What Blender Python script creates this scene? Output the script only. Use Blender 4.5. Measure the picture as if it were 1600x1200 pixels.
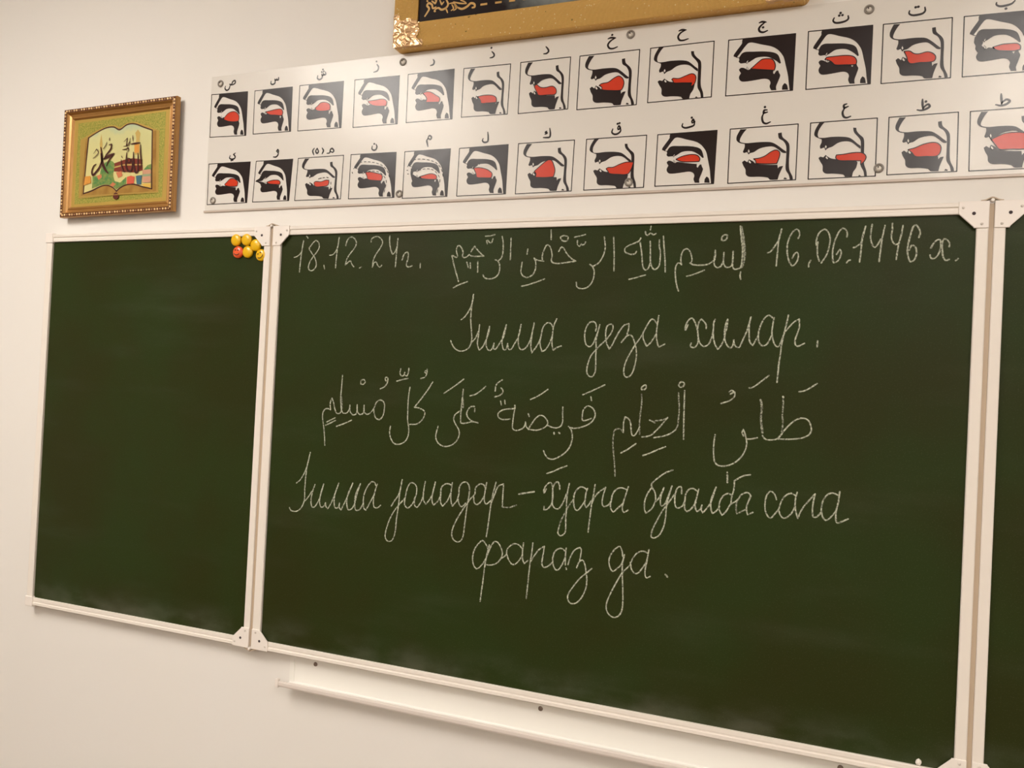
import bpy, bmesh, math, random
from mathutils import Matrix, Vector, noise

# ---------------------------------------------------------------- camera, world, exposure
for o in list(bpy.data.objects):
    bpy.data.objects.remove(o)
scene = bpy.context.scene
COL = scene.collection
ZB = 0.95            # height of the lower edge of the writing surfaces above the floor
CAM_LOC = (1.23491, -1.57616, 1.56108)
CAM_RIGHT = (0.932768, 0.357092, 0.049284)
CAM_UP = (-0.041360, -0.029799, 0.998700)
CAM_FORWARD = (-0.358096, 0.933594, 0.013026)
cam = bpy.data.objects.new('camera', bpy.data.cameras.new('camera'))
COL.objects.link(cam)
M = Matrix((( CAM_RIGHT[0], CAM_UP[0], -CAM_FORWARD[0], CAM_LOC[0]),
            ( CAM_RIGHT[1], CAM_UP[1], -CAM_FORWARD[1], CAM_LOC[1]),
            ( CAM_RIGHT[2], CAM_UP[2], -CAM_FORWARD[2], CAM_LOC[2]),
            (0, 0, 0, 1)))
cam.matrix_world = M
cam.data.sensor_width = 36.0
cam.data.lens = 1250.0 / 1600.0 * 36.0
cam.data.clip_start = 0.05
scene.camera = cam
world = bpy.data.worlds.new('world'); scene.world = world
world.use_nodes = True
world.node_tree.nodes['Background'].inputs[0].default_value = (0.9, 0.85, 0.78, 1)
world.node_tree.nodes['Background'].inputs[1].default_value = 0.02
vs = scene.view_settings
vs.view_transform = 'Standard'; vs.look = 'None'; vs.gamma = 1.0; vs.use_curve_mapping = False
vs.exposure = 0.0

LAMP_STRENGTH = 26.0
LAMP_TINT = (1.0, 0.94, 0.87)

# ---------------------------------------------------------------- traced data, tenths of a millimetre on the wall (x, height above board edge)
CHALK = [
  ('date', [(1.0,1.0,[625,9098,710,9121,816,9209,845,9344,868,9490]),(1.0,1.0,[868,9490,837,9282,814,9053,796,8751]),(1.0,1.0,[1044,9320,1135,9432,1217,9486,1294,9428,1312,9325,1258,9222,1171,9120,1077,8987,1040,8863,1077,8790,1151,8779,1233,8840,1256,8943,1206,9078,1113,9194,1046,9278,1032,9320]),(1.0,1.0,[1467,8900,1489,8813]),(1.0,1.0,[1614,9134,1697,9147,1787,9244,1831,9386,1847,9549]),(1.0,1.0,[1847,9549,1818,9325,1795,9039,1788,8839]),(1.0,1.0,[2037,9351,2070,9472,2160,9546,2256,9509,2316,9406,2269,9285,2149,9145,2074,9014,2050,8903]),(1.0,1.0,[2050,8903,2136,8973,2186,8993,2221,8921,2279,8860]),(1.0,1.0,[2430,8828,2482,8851]),(1.0,1.0,[2703,9418,2721,9498,2845,9541,2951,9492,3002,9401,2952,9282,2846,9134,2785,9004,2767,8844]),(1.0,1.0,[2767,8844,2801,8934,2856,8963,2907,8883,2955,8842,3009,8881]),(1.0,1.0,[3179,9546,3182,9417,3214,9257,3274,9127,3331,9175,3390,9333]),(1.0,1.0,[3392,9482,3381,9293,3371,9075,3362,8838]),(1.0,1.0,[3525,8998,3569,9122,3644,9174,3674,9150,3669,9012,3638,8904,3651,8854,3708,8838,3784,8862]),(1.0,1.0,[3985,8915,3989,8815]),(1.0,1.0,[945,9596,988,9549])]),
  ('arabic', [(1.0,1.0,[4942,8504,4901,8622,4829,8820,4766,9025,4746,9073,4772,9073,4861,9032,4894,9055,4864,9134,4855,9221,4898,9294,4960,9258,5015,9147,5006,9061,5025,9029,5093,9033,5167,9090]),(1.0,1.0,[5167,9082,5228,9054,5364,9048,5508,9053]),(1.0,1.0,[5508,9053,5419,9124,5339,9204,5285,9267,5237,9206,5203,9152]),(1.0,1.0,[5116,8926,5160,8808]),(1.0,1.0,[5199,8909,5209,8792]),(1.0,1.0,[5375,8938,5383,8705]),(1.0,1.0,[4828,8371,4937,8426,5156,8503])]),
  ('arabic', [(1.0,1.0,[5914,9463,5942,9346,5949,9208,5944,9085,5911,8993,5864,8955]),(1.0,1.0,[5780,8967,5822,8955,5875,8893,5894,8793,5878,8685,5816,8601,5710,8563,5627,8560,5550,8587,5513,8645]),(1.0,1.0,[5577,9316,5557,9386,5590,9393,5617,9354,5669,9329,5706,9421]),(1.0,1.0,[5527,9480,5644,9485,5743,9509]),(1.0,1.0,[6119,9427,6122,9266,6127,8959])]),
  ('arabic', [(1.0,1.0,[6399,8909,6385,8803,6380,8704,6430,8619,6521,8585,6608,8611,6676,8686,6707,8799,6696,8920,6661,8989]),(1.0,1.0,[6661,8989,6719,8950,6799,8934,6879,8925]),(1.0,1.0,[6509,9182,6499,9075]),(1.0,1.0,[6409,8399,6553,8429,6743,8489,6914,8551]),(1.0,1.0,[7009,9571,7019,9375]),(1.0,1.0,[6848,8926,6841,9053,6878,9173,6932,9265,6994,9231,7039,9125,7055,9019,7044,8929,7091,8883,7201,8870,7356,8887,7572,8914]),(1.0,1.0,[7572,8914,7460,8983,7362,9089,7294,9195,7254,9214,7196,9122]),(1.0,1.0,[7220,9421,7281,9447,7384,9417,7357,9336,7263,9345,7221,9406]),(1.0,1.0,[7589,9338,7593,9256,7641,9218,7677,9276,7693,9246,7731,9253,7764,9304]),(1.0,1.0,[7524,9411,7638,9433,7752,9460])]),
  ('arabic', [(1.0,1.0,[8153,9398,8174,9280,8182,9177,8159,9046,8104,8929,8033,8849,7959,8810]),(1.0,1.0,[7874,8844,7929,8806,7971,8725,7976,8622,7951,8504,7881,8401,7784,8349,7692,8350,7629,8379,7606,8476]),(1.0,1.0,[8347,9394,8363,9203,8376,9028,8387,8706])]),
  ('arabic', [(1.0,1.0,[8904,9358,8871,9301,8785,9260,8663,9212,8592,9155,8595,9089,8656,9052,8752,9033,8803,9049,8830,9092]),(1.0,1.0,[8894,9279,8922,9134,8948,8960,8966,8816,8992,8744,9032,8715,9085,8757,9113,8843]),(1.0,1.0,[9096,9289,9108,9116,9118,8900,9148,8785,9201,8727,9251,8741,9298,8805,9310,8912]),(1.0,1.0,[8990,9486,9003,9428,9047,9412,9088,9454,9125,9439,9154,9417,9204,9441]),(1.0,1.0,[9100,9591,9089,9519]),(1.0,1.0,[8703,8532,8819,8558,8934,8593,9034,8618]),(1.0,1.0,[9280,9313,9283,9184,9310,9069,9308,8898,9301,8812]),(1.0,1.0,[9355,9383,9376,9183,9406,8925,9424,8675])]),
  ('arabic', [(1.0,1.0,[10818,9540,10830,9429,10858,9249,10878,9083,10878,8931,10860,8752,10808,8722,10748,8715,10713,8754,10705,8878,10706,9061]),(1.5,0.5,[10855,9470,10898,9248,10921,9041,10914,8876,10880,8752]),(1.5,0.5,[10839,9526,10867,9346,10895,9152,10904,8958]),(1.0,1.0,[10706,9061,10707,8878,10685,8782,10619,8752,10571,8769,10534,8853,10536,9041]),(1.0,1.0,[10533,8881,10484,8770,10424,8750,10374,8785,10357,8869,10372,9085]),(1.0,1.0,[10372,9085,10369,8911,10310,8856,10237,8815,10114,8802,9962,8811,9898,8844]),(1.0,1.0,[9898,8844,9933,8889,9927,8960,9887,9073,9822,9128,9761,9097,9723,9005,9718,8906,9736,8814]),(1.0,1.0,[9736,8814,9709,8843,9660,8843,9625,8780,9619,8666,9638,8510,9668,8382,9700,8297]),(1.0,1.0,[10864,8662,10853,8600,10870,8524]),(1.0,1.0,[10481,9285,10485,9341,10531,9382,10585,9373,10574,9304,10529,9270,10481,9283]),(1.0,1.0,[9847,8587,9957,8614,10066,8655,10180,8703])]),
  ('date', [(1.0,1.0,[11336,9020,11387,9039,11460,9140,11532,9275,11572,9464]),(1.0,1.0,[11572,9464,11532,9275,11516,9030,11504,8772]),(1.0,1.0,[11872,9280,11896,9354,11876,9428,11837,9454,11781,9417,11722,9311,11686,9163,11693,9000,11728,8864,11790,8766,11845,8809,11882,8889,11889,8963,11862,9021,11819,8991,11784,8911]),(1.0,1.0,[12107,8866,12079,8806,12077,8748]),(1.0,1.0,[12196,9145,12192,9246,12242,9385,12327,9440,12384,9394,12426,9280,12419,9134,12377,8962,12294,8816]),(1.0,1.0,[12218,9205,12214,9058,12229,8938,12258,8850]),(1.0,1.0,[12710,9289,12717,9352,12683,9426,12637,9450,12581,9396,12519,9251,12483,9080,12483,8934,12506,8820,12567,8839,12612,8918,12627,9011,12600,9061,12549,8972]),(1.0,1.0,[12726,8814,12755,8857,12785,8863]),(1.0,1.0,[12827,9089,12872,9105,12953,9176,12984,9306,13019,9476]),(1.0,1.0,[13019,9476,12973,9280,12959,9044,12943,8828]),(1.0,1.0,[13126,9505,13111,9381,13110,9251,13144,9132,13188,9086,13233,9143,13277,9234]),(1.0,1.0,[13338,9479,13300,9246,13284,9064,13267,8830]),(1.0,1.0,[13457,9515,13459,9385,13450,9320,13460,9216,13516,9131,13562,9143]),(1.0,1.0,[13631,9471,13613,9329,13574,9136,13556,8994,13544,8865]),(1.0,1.0,[13893,9251,13913,9334,13887,9412,13839,9475,13794,9440,13759,9299,13730,9159,13718,9030,13734,8914,13772,8821,13829,8842,13865,8937,13862,9027,13836,9092,13784,9112,13746,9029]),(1.0,1.0,[14089,9055,14126,9131,14186,9199,14231,9198,14246,9096,14228,8982,14180,8894,14125,8867,14089,8895,14082,8934]),(1.0,1.0,[14376,9075,14385,9119,14349,9189,14292,9216,14266,9147,14271,9020,14287,8905,14329,8835,14384,8853]),(1.0,1.0,[14485,8829,14523,8863])]),
  ('word', [(1.0,1.0,[5051,7677,5133,7739,5239,7896,5296,8052,5315,8226]),(1.0,1.0,[5315,8226,5283,7949,5279,7672,5313,7395,5323,7223,5274,7083,5173,7011,5060,6994,4943,7040,4871,7125,4828,7212]),(1.0,1.0,[5325,7188,5404,7276,5471,7424]),(1.0,1.0,[5492,7571,5477,7329,5463,7157,5512,7029,5583,7091,5658,7247,5715,7403,5726,7540]),(1.0,1.0,[5726,7540,5682,7333,5662,7179,5706,7043,5772,7027,5824,7097,5847,7183]),(1.0,1.0,[5847,7183,5844,7063,5891,7056,5967,7169,6060,7324,6110,7580]),(1.0,1.0,[6110,7580,6049,7358,6030,7204,6074,7052,6129,7054,6159,7182]),(1.0,1.0,[6159,7182,6192,7064,6238,7056,6313,7177,6395,7331,6444,7593]),(1.0,1.0,[6444,7593,6396,7314,6415,7129,6472,7059,6569,7099,6651,7235,6696,7404,6734,7631]),(1.0,1.0,[6734,7631,6698,7370,6682,7152,6713,7002]),(1.0,1.0,[6713,7002,6799,7121,6872,7257,6901,7374,6936,7542,7020,7635,7099,7620,7156,7529]),(1.0,1.0,[7225,7721,7163,7562,7147,7363,7147,7196,7180,7064,7255,7124,7349,7160]),(1.0,1.0,[6901,7374,6883,7207,6936,7033,7013,7077,7094,7212,7139,7346])]),
  ('word', [(1.0,1.0,[8065,7484,8079,7562,8053,7646,7993,7673,7929,7651,7868,7558,7841,7444,7848,7302,7886,7190,7960,7160,8023,7221,8075,7350,8119,7478]),(1.0,1.0,[8149,7612,8113,7463,8085,7293,8093,7138,8094,6969,8102,6800,8095,6645,8049,6558,7998,6549,7937,6597,7918,6695,7947,6852,8005,6995,8094,7103,8177,7197]),(1.0,1.0,[8177,7197,8287,7305,8381,7426,8425,7553,8408,7616,8357,7625,8302,7586,8278,7480,8285,7340,8312,7228,8367,7124]),(1.0,1.0,[8367,7124,8421,7203,8498,7372,8577,7514,8657,7613,8747,7642]),(1.0,1.0,[8747,7642,8745,7544,8716,7426]),(1.0,1.0,[8610,7263,8670,7341,8731,7405,8794,7413,8838,7365,8886,7242,8921,7104,8927,6966,8895,6771,8845,6630,8778,6572,8721,6577,8689,6652,8691,6764,8733,6918,8810,7073,8887,7214]),(1.0,1.0,[8887,7214,8992,7369,9062,7508,9132,7647,9190,7731,9238,7731,9304,7650]),(1.0,1.0,[9338,7808,9313,7595,9308,7416,9331,7279,9367,7191,9414,7213,9480,7249]),(1.0,1.0,[9037,7452,9049,7342,9125,7199,9191,7262,9294,7430])]),
  ('word', [(1.0,1.0,[9915,7637,9869,7521,9866,7594,9893,7678,9941,7747,9991,7768,10035,7711,10075,7618,10105,7525,10119,7432,10124,7318,10098,7235,10048,7192,9986,7211,9980,7232,9993,7279]),(1.0,1.0,[10265,7570,10262,7642,10219,7703,10166,7755,10123,7692,10106,7608,10108,7505,10127,7380,10156,7288,10210,7232,10261,7223,10320,7261,10366,7355,10392,7448]),(1.0,1.0,[10392,7448,10405,7592,10402,7675,10429,7747]),(1.0,1.0,[10400,7489,10422,7345,10462,7233,10505,7172,10552,7235,10611,7370,10630,7494,10655,7596,10663,7755]),(1.0,1.0,[10663,7755,10624,7637,10615,7493,10625,7370,10670,7259,10732,7204,10771,7230,10795,7359]),(1.0,1.0,[10790,7359,10802,7292,10840,7232,10899,7218,10935,7296,10996,7460,11040,7582,11089,7801]),(1.0,1.0,[11091,7806,11067,7684,11070,7477,11088,7332,11144,7260,11186,7346,11240,7456]),(1.0,1.0,[11240,7456,11247,7553,11288,7687,11352,7803,11420,7837,11479,7793]),(1.0,1.0,[11508,7793,11491,7654,11480,7509,11502,7389,11547,7282,11600,7247,11647,7332,11707,7525]),(1.0,1.0,[11240,7456,11250,7347,11300,7270,11364,7265,11419,7321,11476,7455]),(1.0,1.0,[11762,7844,11730,7658,11688,7441,11661,7272,11651,7116,11630,6935,11618,6695,11611,6583]),(1.0,1.0,[11707,7525,11793,7635,11869,7720,11956,7774]),(1.0,1.0,[11956,7774,11962,7637,11929,7494,11897,7374,11909,7290,11950,7265,12010,7293,12065,7324]),(1.0,1.0,[12290,7376,12287,7264])]),
  ('arabic', [(1.0,1.0,[1749,4726,1724,4955,1689,5175,1649,5358,1658,5489,1719,5566,1806,5571,1855,5551]),(1.0,1.0,[1855,5551,1837,5702,1877,5824,1926,5725,1968,5579,2028,5481,2113,5486,2151,5571]),(1.0,1.0,[2131,6360,2120,6084,2114,5826,2138,5607]),(1.0,1.0,[2138,5607,2188,5499,2284,5495,2353,5581,2368,5683]),(1.0,1.0,[2368,5683,2377,5546,2456,5468,2539,5491,2564,5592,2558,5701]),(1.0,1.0,[2558,5701,2573,5556,2634,5487,2726,5519,2741,5702]),(1.0,1.0,[2741,5702,2756,5548,2832,5498,2923,5548,3001,5643]),(1.0,1.0,[3001,5643,3054,5781,3154,5840,3250,5790,3268,5648,3237,5484,3149,5398,3054,5438,3005,5561,3001,5643]),(1.0,0.6,[2138,5864,2166,5608])]),
  ('mark', [(1.0,1.0,[2624,6187,2630,6261,2702,6282,2737,6229,2688,6172,2628,6179]),(1.0,1.0,[3262,6286,3248,6339,3298,6359,3326,6306,3272,6277]),(1.0,1.0,[3322,6306,3306,6225,3239,6141,3139,6092]),(1.0,1.0,[1770,5264,1876,5316,1991,5374]),(1.0,1.0,[1742,5188,1880,5251,2005,5314]),(1.0,1.0,[2035,5178,2235,5254,2431,5344])]),
  ('arabic', [(1.0,1.0,[3633,6560,3619,6452,3662,6400,3721,6420,3738,6483]),(1.0,1.0,[3730,6438,3793,6405,3828,6486,3837,6576]),(1.0,1.0,[3548,6279,3687,6321,3826,6353]),(1.0,1.0,[4252,6537,4225,6501,4275,6485]),(1.0,1.0,[4290,6574,4285,6476,4241,6395,4144,6362]),(1.0,1.0,[4443,6298,4335,6126,4188,5925,4022,5723]),(1.0,1.0,[4022,5723,4162,5703,4273,5647,4287,5578,4225,5451,4102,5356,3924,5336]),(1.0,1.0,[3887,6160,3861,5910,3863,5626,3870,5413,3904,5273,3907,5113,3845,4967,3709,4884,3568,4886,3470,4996,3431,5137,3448,5272])]),
  ('arabic', [(1.0,1.0,[4627,5336,4593,5205,4582,5098,4639,4981,4760,4914,4860,4913,4991,4960,5100,5072,5143,5195,5121,5298,5058,5385,4994,5501,5005,5592,5068,5655,5164,5713]),(1.0,1.0,[5183,6171,5173,5991,5160,5780,5154,5600,5162,5443]),(1.0,1.0,[5162,5443,5229,5432,5342,5461,5454,5483,5569,5467]),(1.0,1.0,[5569,5467,5454,5490,5370,5530,5310,5594,5294,5668,5326,5744,5388,5807,5469,5811]),(1.0,1.0,[5480,5767,5478,5700]),(1.6,0.6,[5183,5961,5196,5782]),(1.0,1.0,[4729,6061,4858,6150,5018,6262,5184,6389]),(1.0,1.0,[5351,6037,5455,6064,5581,6144,5704,6253])]),
  ('arabic', [(1.0,1.0,[6083,6410,5993,6351,5940,6277,5929,6165]),(1.0,1.0,[6059,6235,6104,6189,6098,6133,6033,6075,5923,6041]),(1.0,1.0,[6065,5957,6086,5879]),(1.0,1.0,[6157,5978,6170,5904]),(1.3,1.0,[6391,5879,6394,5816]),(1.0,1.0,[6395,5812,6235,5800,6101,5761,6023,5694,6032,5615,6119,5572,6213,5575,6297,5590]),(1.0,1.0,[6394,5816,6376,5682,6364,5524,6366,5398,6410,5361,6494,5366,6592,5412,6638,5477,6648,5548]),(1.0,1.0,[6648,5548,6673,5448,6717,5404]),(1.0,1.0,[6717,5404,6786,5517,6878,5647,6974,5707,7057,5680,7135,5584,7123,5506,7037,5439,6891,5391,6717,5400]),(1.0,1.0,[6700,5723,6723,5669]),(1.0,1.0,[7139,5507,7230,5474,7328,5464,7423,5509,7458,5603,7450,5756,7448,5902]),(1.3,1.0,[7285,5365,7289,5340]),(1.3,1.0,[7389,5371,7406,5361]),(1.0,1.0,[7591,5511,7650,5446,7681,5310,7664,5171,7607,5045,7500,4930,7360,4843,7280,4814,7182,4830,7113,4902,7077,4977]),(1.0,1.0,[7616,5490,7728,5481,7884,5521,8023,5590,8105,5671,8141,5779,8110,5883,8021,5947,7958,5944,7891,5872,7872,5764,7878,5658,7933,5653,8003,5677,8064,5707]),(1.0,1.0,[8034,6141,8049,6062]),(1.0,1.0,[7860,6175,7991,6234,8143,6310,8310,6395]),(1.0,1.0,[6734,6026,6839,6073,6967,6149,7106,6252]),(1.0,1.0,[7173,4515,7299,4563,7451,4641,7595,4704])]),
  ('arabic', [(1.0,1.0,[9910,6350,9915,6022,9921,5732,9933,5405]),(1.0,0.75,[9793,6301,9807,6163,9823,5974,9816,5813,9808,5667,9769,5577]),(1.0,1.0,[9769,5577,9671,5498,9527,5437,9353,5396]),(1.0,1.0,[9248,5737,9323,5711,9361,5692]),(1.0,0.8,[9367,5729,9454,5746,9541,5768,9605,5808]),(1.0,1.0,[9605,5808,9529,5709,9460,5616,9376,5523,9291,5444,9204,5409,9115,5396]),(1.0,0.8,[9067,6238,9079,6083,9068,5919,9054,5740,9059,5563,9068,5444]),(1.0,1.0,[9058,5592,9020,5501,8964,5415,8919,5413,8891,5522,8878,5641,8843,5728,8758,5776]),(1.0,1.0,[8758,5776,8733,5662,8735,5460]),(1.0,0.8,[8735,5460,8695,5510,8617,5528,8558,5494,8540,5381,8533,5275,8545,5126,8570,4933,8594,4755,8612,4577]),(1.0,1.0,[9055,6349,9075,6395,9140,6434,9158,6383,9122,6337,9063,6335]),(1.0,1.0,[9793,6462,9813,6506,9870,6516,9901,6481,9874,6429,9817,6412,9789,6454]),(1.0,1.0,[8706,5048,8842,5132,9002,5255]),(1.0,1.0,[9147,5028,9279,5082,9423,5158,9588,5236])]),
  ('arabic', [(1.0,1.0,[10526,5530,10510,5356,10513,5176,10536,5031,10584,4961,10680,4940,10806,4965,10929,5036,11033,5149,11098,5283,11115,5414,11095,5526,11068,5605,11042,5668,11021,5602,11055,5539]),(1.0,1.0,[11104,5486,11190,5491,11304,5523]),(1.4,1.0,[11332,6236,11334,6230]),(1.5,0.6,[11341,6217,11362,6074,11349,5912,11371,5752,11392,5625]),(1.0,1.0,[11395,5569,11435,5516,11490,5495,11574,5501,11649,5522,11743,5631]),(1.4,1.0,[11732,6316,11735,6307]),(1.0,0.8,[11733,6308,11740,6157,11733,5965,11749,5839,11734,5663]),(1.0,1.0,[11679,5532,11749,5648,11864,5798,11979,5900,12082,5937,12179,5911,12227,5835,12250,5727,12213,5638,12112,5576,11964,5543,11800,5527,11679,5524])]),
  ('mark', [(1.0,1.0,[12009,6424,12076,6435,12177,6487,12313,6588]),(1.0,1.0,[11116,6457,11178,6468,11298,6562,11461,6702]),(1.0,1.0,[10752,6360,10798,6395,10846,6364,10777,6323]),(1.0,1.0,[10854,6364,10858,6291,10782,6206,10611,6136]),(1.0,1.0,[10783,4831,10784,4820]),(1.2,1.0,[10789,4775,10795,4638])]),
  ('word', [(1.0,1.0,[1022,3790,1118,3865,1236,4052,1304,4242,1366,4532]),(1.0,1.0,[1366,4532,1297,4208,1274,3937,1265,3668,1271,3434,1225,3278,1132,3169,1034,3125,912,3139,863,3201]),(1.0,1.0,[1274,3384,1371,3493,1462,3635]),(1.0,1.0,[1540,3801,1482,3620,1453,3451,1473,3302,1524,3265,1599,3331,1687,3506,1775,3829]),(1.0,1.0,[1775,3829,1702,3574,1695,3373,1739,3294,1806,3317,1850,3405]),(1.0,1.0,[1850,3405,1865,3323,1917,3270,2005,3419,2089,3625,2179,3889]),(1.0,1.0,[2179,3889,2090,3609,2082,3426,2118,3314,2194,3330,2227,3432]),(1.0,1.0,[2227,3432,2222,3341,2274,3280,2351,3435,2435,3624,2551,3921]),(1.0,1.0,[2551,3921,2434,3640,2418,3442,2464,3307,2548,3331,2618,3444,2678,3695,2750,3922]),(1.0,1.0,[2750,3922,2642,3675,2626,3462,2663,3318,2756,3335,2843,3466]),(1.0,1.0,[2843,3466,2858,3679,2932,3864,3036,3987,3111,3985,3152,3916]),(1.0,1.0,[3187,3951,3126,3735,3109,3556,3135,3429,3219,3421,3298,3485]),(1.0,1.0,[2849,3515,2866,3387,2926,3336,2993,3464,3110,3685])]),
  ('word', [(1.0,1.0,[3568,3494,3645,3619,3745,3777,3811,4102]),(1.0,1.0,[3811,4102,3768,3800,3748,3522,3717,3220,3698,2920,3636,2743,3541,2707,3464,2767,3456,2894,3548,3203,3658,3406,3748,3522,3906,3707]),(1.0,1.0,[3906,3707,3943,3901,4018,4046,4114,4043,4178,3964,4175,3795,4133,3707]),(1.0,1.0,[3906,3707,3902,3558,3978,3491,4081,3575,4157,3709]),(1.0,1.0,[4133,3707,4153,3561,4214,3528,4302,3659,4353,3790]),(1.0,1.0,[4382,4108,4353,3874,4358,3706,4422,3618,4520,3742,4582,3895,4628,4119]),(1.0,1.0,[4628,4119,4573,3852,4569,3705,4609,3615,4698,3696,4772,3828]),(1.0,1.0,[4772,3828,4784,4017,4895,4106,5022,4090]),(1.0,1.0,[5035,4143,5018,3955,5023,3748,5064,3637,5166,3761]),(1.0,1.0,[4769,3870,4780,3683,4830,3615,4938,3740,5009,3912]),(1.0,1.0,[5166,3761,5204,3909,5207,4054,5281,4164,5382,4173,5444,4075,5443,3890,5417,3743]),(1.0,1.0,[5186,3825,5228,3684,5287,3644,5373,3729]),(1.0,1.0,[5417,3743,5396,3515,5375,3266,5354,3037,5304,2918,5215,2881,5121,2929,5080,3048,5127,3240,5250,3480,5375,3677,5480,3831]),(1.0,1.0,[5480,3831,5575,3943,5590,4078,5685,4168,5775,4155,5824,4068]),(1.0,1.0,[5839,4212,5807,3984,5804,3821,5852,3754,5948,3834]),(1.0,1.0,[5556,3880,5574,3758,5631,3723,5707,3771,5799,3922]),(1.0,1.0,[6053,4240,5986,3939,5947,3630,5920,3322,5890,3065]),(1.0,1.0,[5952,3753,6029,3964,6106,4153,6223,4214]),(1.0,1.0,[6223,4214,6222,4042,6221,3728]),(1.0,0.8,[6221,3728,6369,3732,6538,3799]),(1.2,1.0,[6579,4034,6738,4072,6916,4114])]),
  ('word', [(1.0,1.0,[7177,4195,7135,4102,7124,4161,7166,4261,7248,4335,7289,4309,7320,4164,7326,3986,7288,3864,7214,3775,7144,3761,7149,3828]),(1.0,1.0,[7465,4213,7461,4294,7411,4364,7344,4299,7318,4193,7319,4015,7326,3882,7384,3814,7454,3809,7520,3886,7576,4009,7616,4131]),(1.0,1.0,[7666,4349,7637,4162,7626,3985,7632,3808,7626,3631,7631,3367,7581,3288,7521,3266,7471,3320,7489,3425]),(1.0,0.7,[7489,3425,7521,3561,7618,3778,7703,3933,7774,4043]),(1.0,1.0,[7771,4101,7811,4207,7898,4296,7974,4295,8037,4257]),(1.0,1.0,[8058,4281,8032,4212,8016,4065,8014,3948,8047,3893,8097,3956,8139,4033]),(1.0,1.0,[7778,4102,7778,3955,7815,3841,7862,3816,7934,3896,8011,4021]),(1.0,1.0,[8209,4374,8185,4168,8156,3976,8137,3756,8110,3403]),(1.0,1.0,[8156,3976,8223,4142,8323,4253,8430,4335]),(1.0,1.0,[8430,4335,8386,4172,8372,4011,8405,3949,8485,3978,8555,4057]),(1.0,1.0,[8555,4057,8577,4204,8646,4311,8747,4356,8857,4329]),(1.0,1.0,[8891,4390,8841,4213,8804,4066,8788,3950,8821,3874,8906,3926]),(1.0,1.0,[8540,4056,8554,3927,8609,3861,8693,3941,8805,4052])]),
  ('word', [(1.0,1.0,[9752,4791,9615,4726,9479,4620,9351,4483,9362,4421,9421,4332,9443,4208,9417,4080,9359,3980,9267,3900,9231,3983,9232,4141,9288,4304,9362,4421]),(1.0,1.0,[9446,4146,9513,4230,9597,4434]),(1.0,1.0,[9597,4434,9543,4249,9541,4123,9567,4071,9628,4116,9683,4262,9751,4479]),(1.0,1.0,[9751,4479,9686,4215,9662,4057,9650,3805,9611,3629,9532,3480,9440,3430,9392,3449,9409,3592,9487,3773,9602,4004,9704,4154,9805,4320]),(1.0,1.0,[9943,4348,9939,4441,9921,4486,9861,4450,9821,4321,9820,4165,9848,4074,9902,4064,9970,4110]),(1.0,1.0,[9970,4110,10011,4214,10021,4339,10077,4438,10153,4467,10238,4421]),(1.0,1.0,[10267,4462,10230,4281,10206,4140,10249,4028,10307,4073,10341,4161]),(1.0,1.0,[10010,4245,10018,4060,10051,4013,10126,4055,10226,4204]),(1.0,1.0,[10341,4161,10330,4075,10363,4016,10427,4100,10497,4214,10550,4387,10591,4529]),(1.0,1.0,[10591,4529,10509,4292,10509,4123,10544,4019,10609,4071,10671,4169]),(1.0,1.0,[11209,4817,11080,4784,10923,4680]),(1.0,1.0,[10923,4680,10922,4528,10892,4388,10876,4234]),(1.0,1.0,[10891,4403,10816,4427,10729,4373,10668,4245,10667,4108,10723,4006,10787,4074,10856,4202,10876,4234]),(1.0,1.0,[10876,4234,10955,4288,11011,4338,11052,4418,11137,4474,11196,4469,11234,4419]),(1.0,1.0,[11234,4419,11176,4248,11166,4156,11192,4061,11284,4115]),(1.0,0.8,[10997,4337,10974,4183,10994,4064,11066,4101,11165,4171])]),
  ('word', [(1.0,1.0,[11694,4396,11672,4464,11621,4529,11578,4538,11521,4463,11497,4320,11502,4194,11550,4077,11606,4041,11675,4122,11743,4217]),(1.0,1.0,[11743,4217,11785,4373,11852,4480,11946,4533,12031,4497]),(1.0,1.0,[12054,4562,12032,4459,12026,4320,12043,4209,12083,4087]),(1.0,1.0,[11743,4217,11772,4119,11834,4059,11905,4094,11984,4190,12027,4308]),(1.0,1.0,[12083,4087,12147,4256,12225,4377,12364,4558]),(1.0,1.0,[12364,4558,12336,4387,12330,4237,12352,4133,12410,4145,12482,4239]),(1.0,1.0,[12480,4289,12497,4427,12567,4558,12658,4603,12762,4570]),(1.0,1.0,[12780,4639,12762,4440,12734,4289,12734,4141,12760,4069,12850,4109,12939,4161]),(1.0,1.0,[12480,4276,12508,4155,12563,4098,12630,4142,12734,4289])]),
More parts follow.
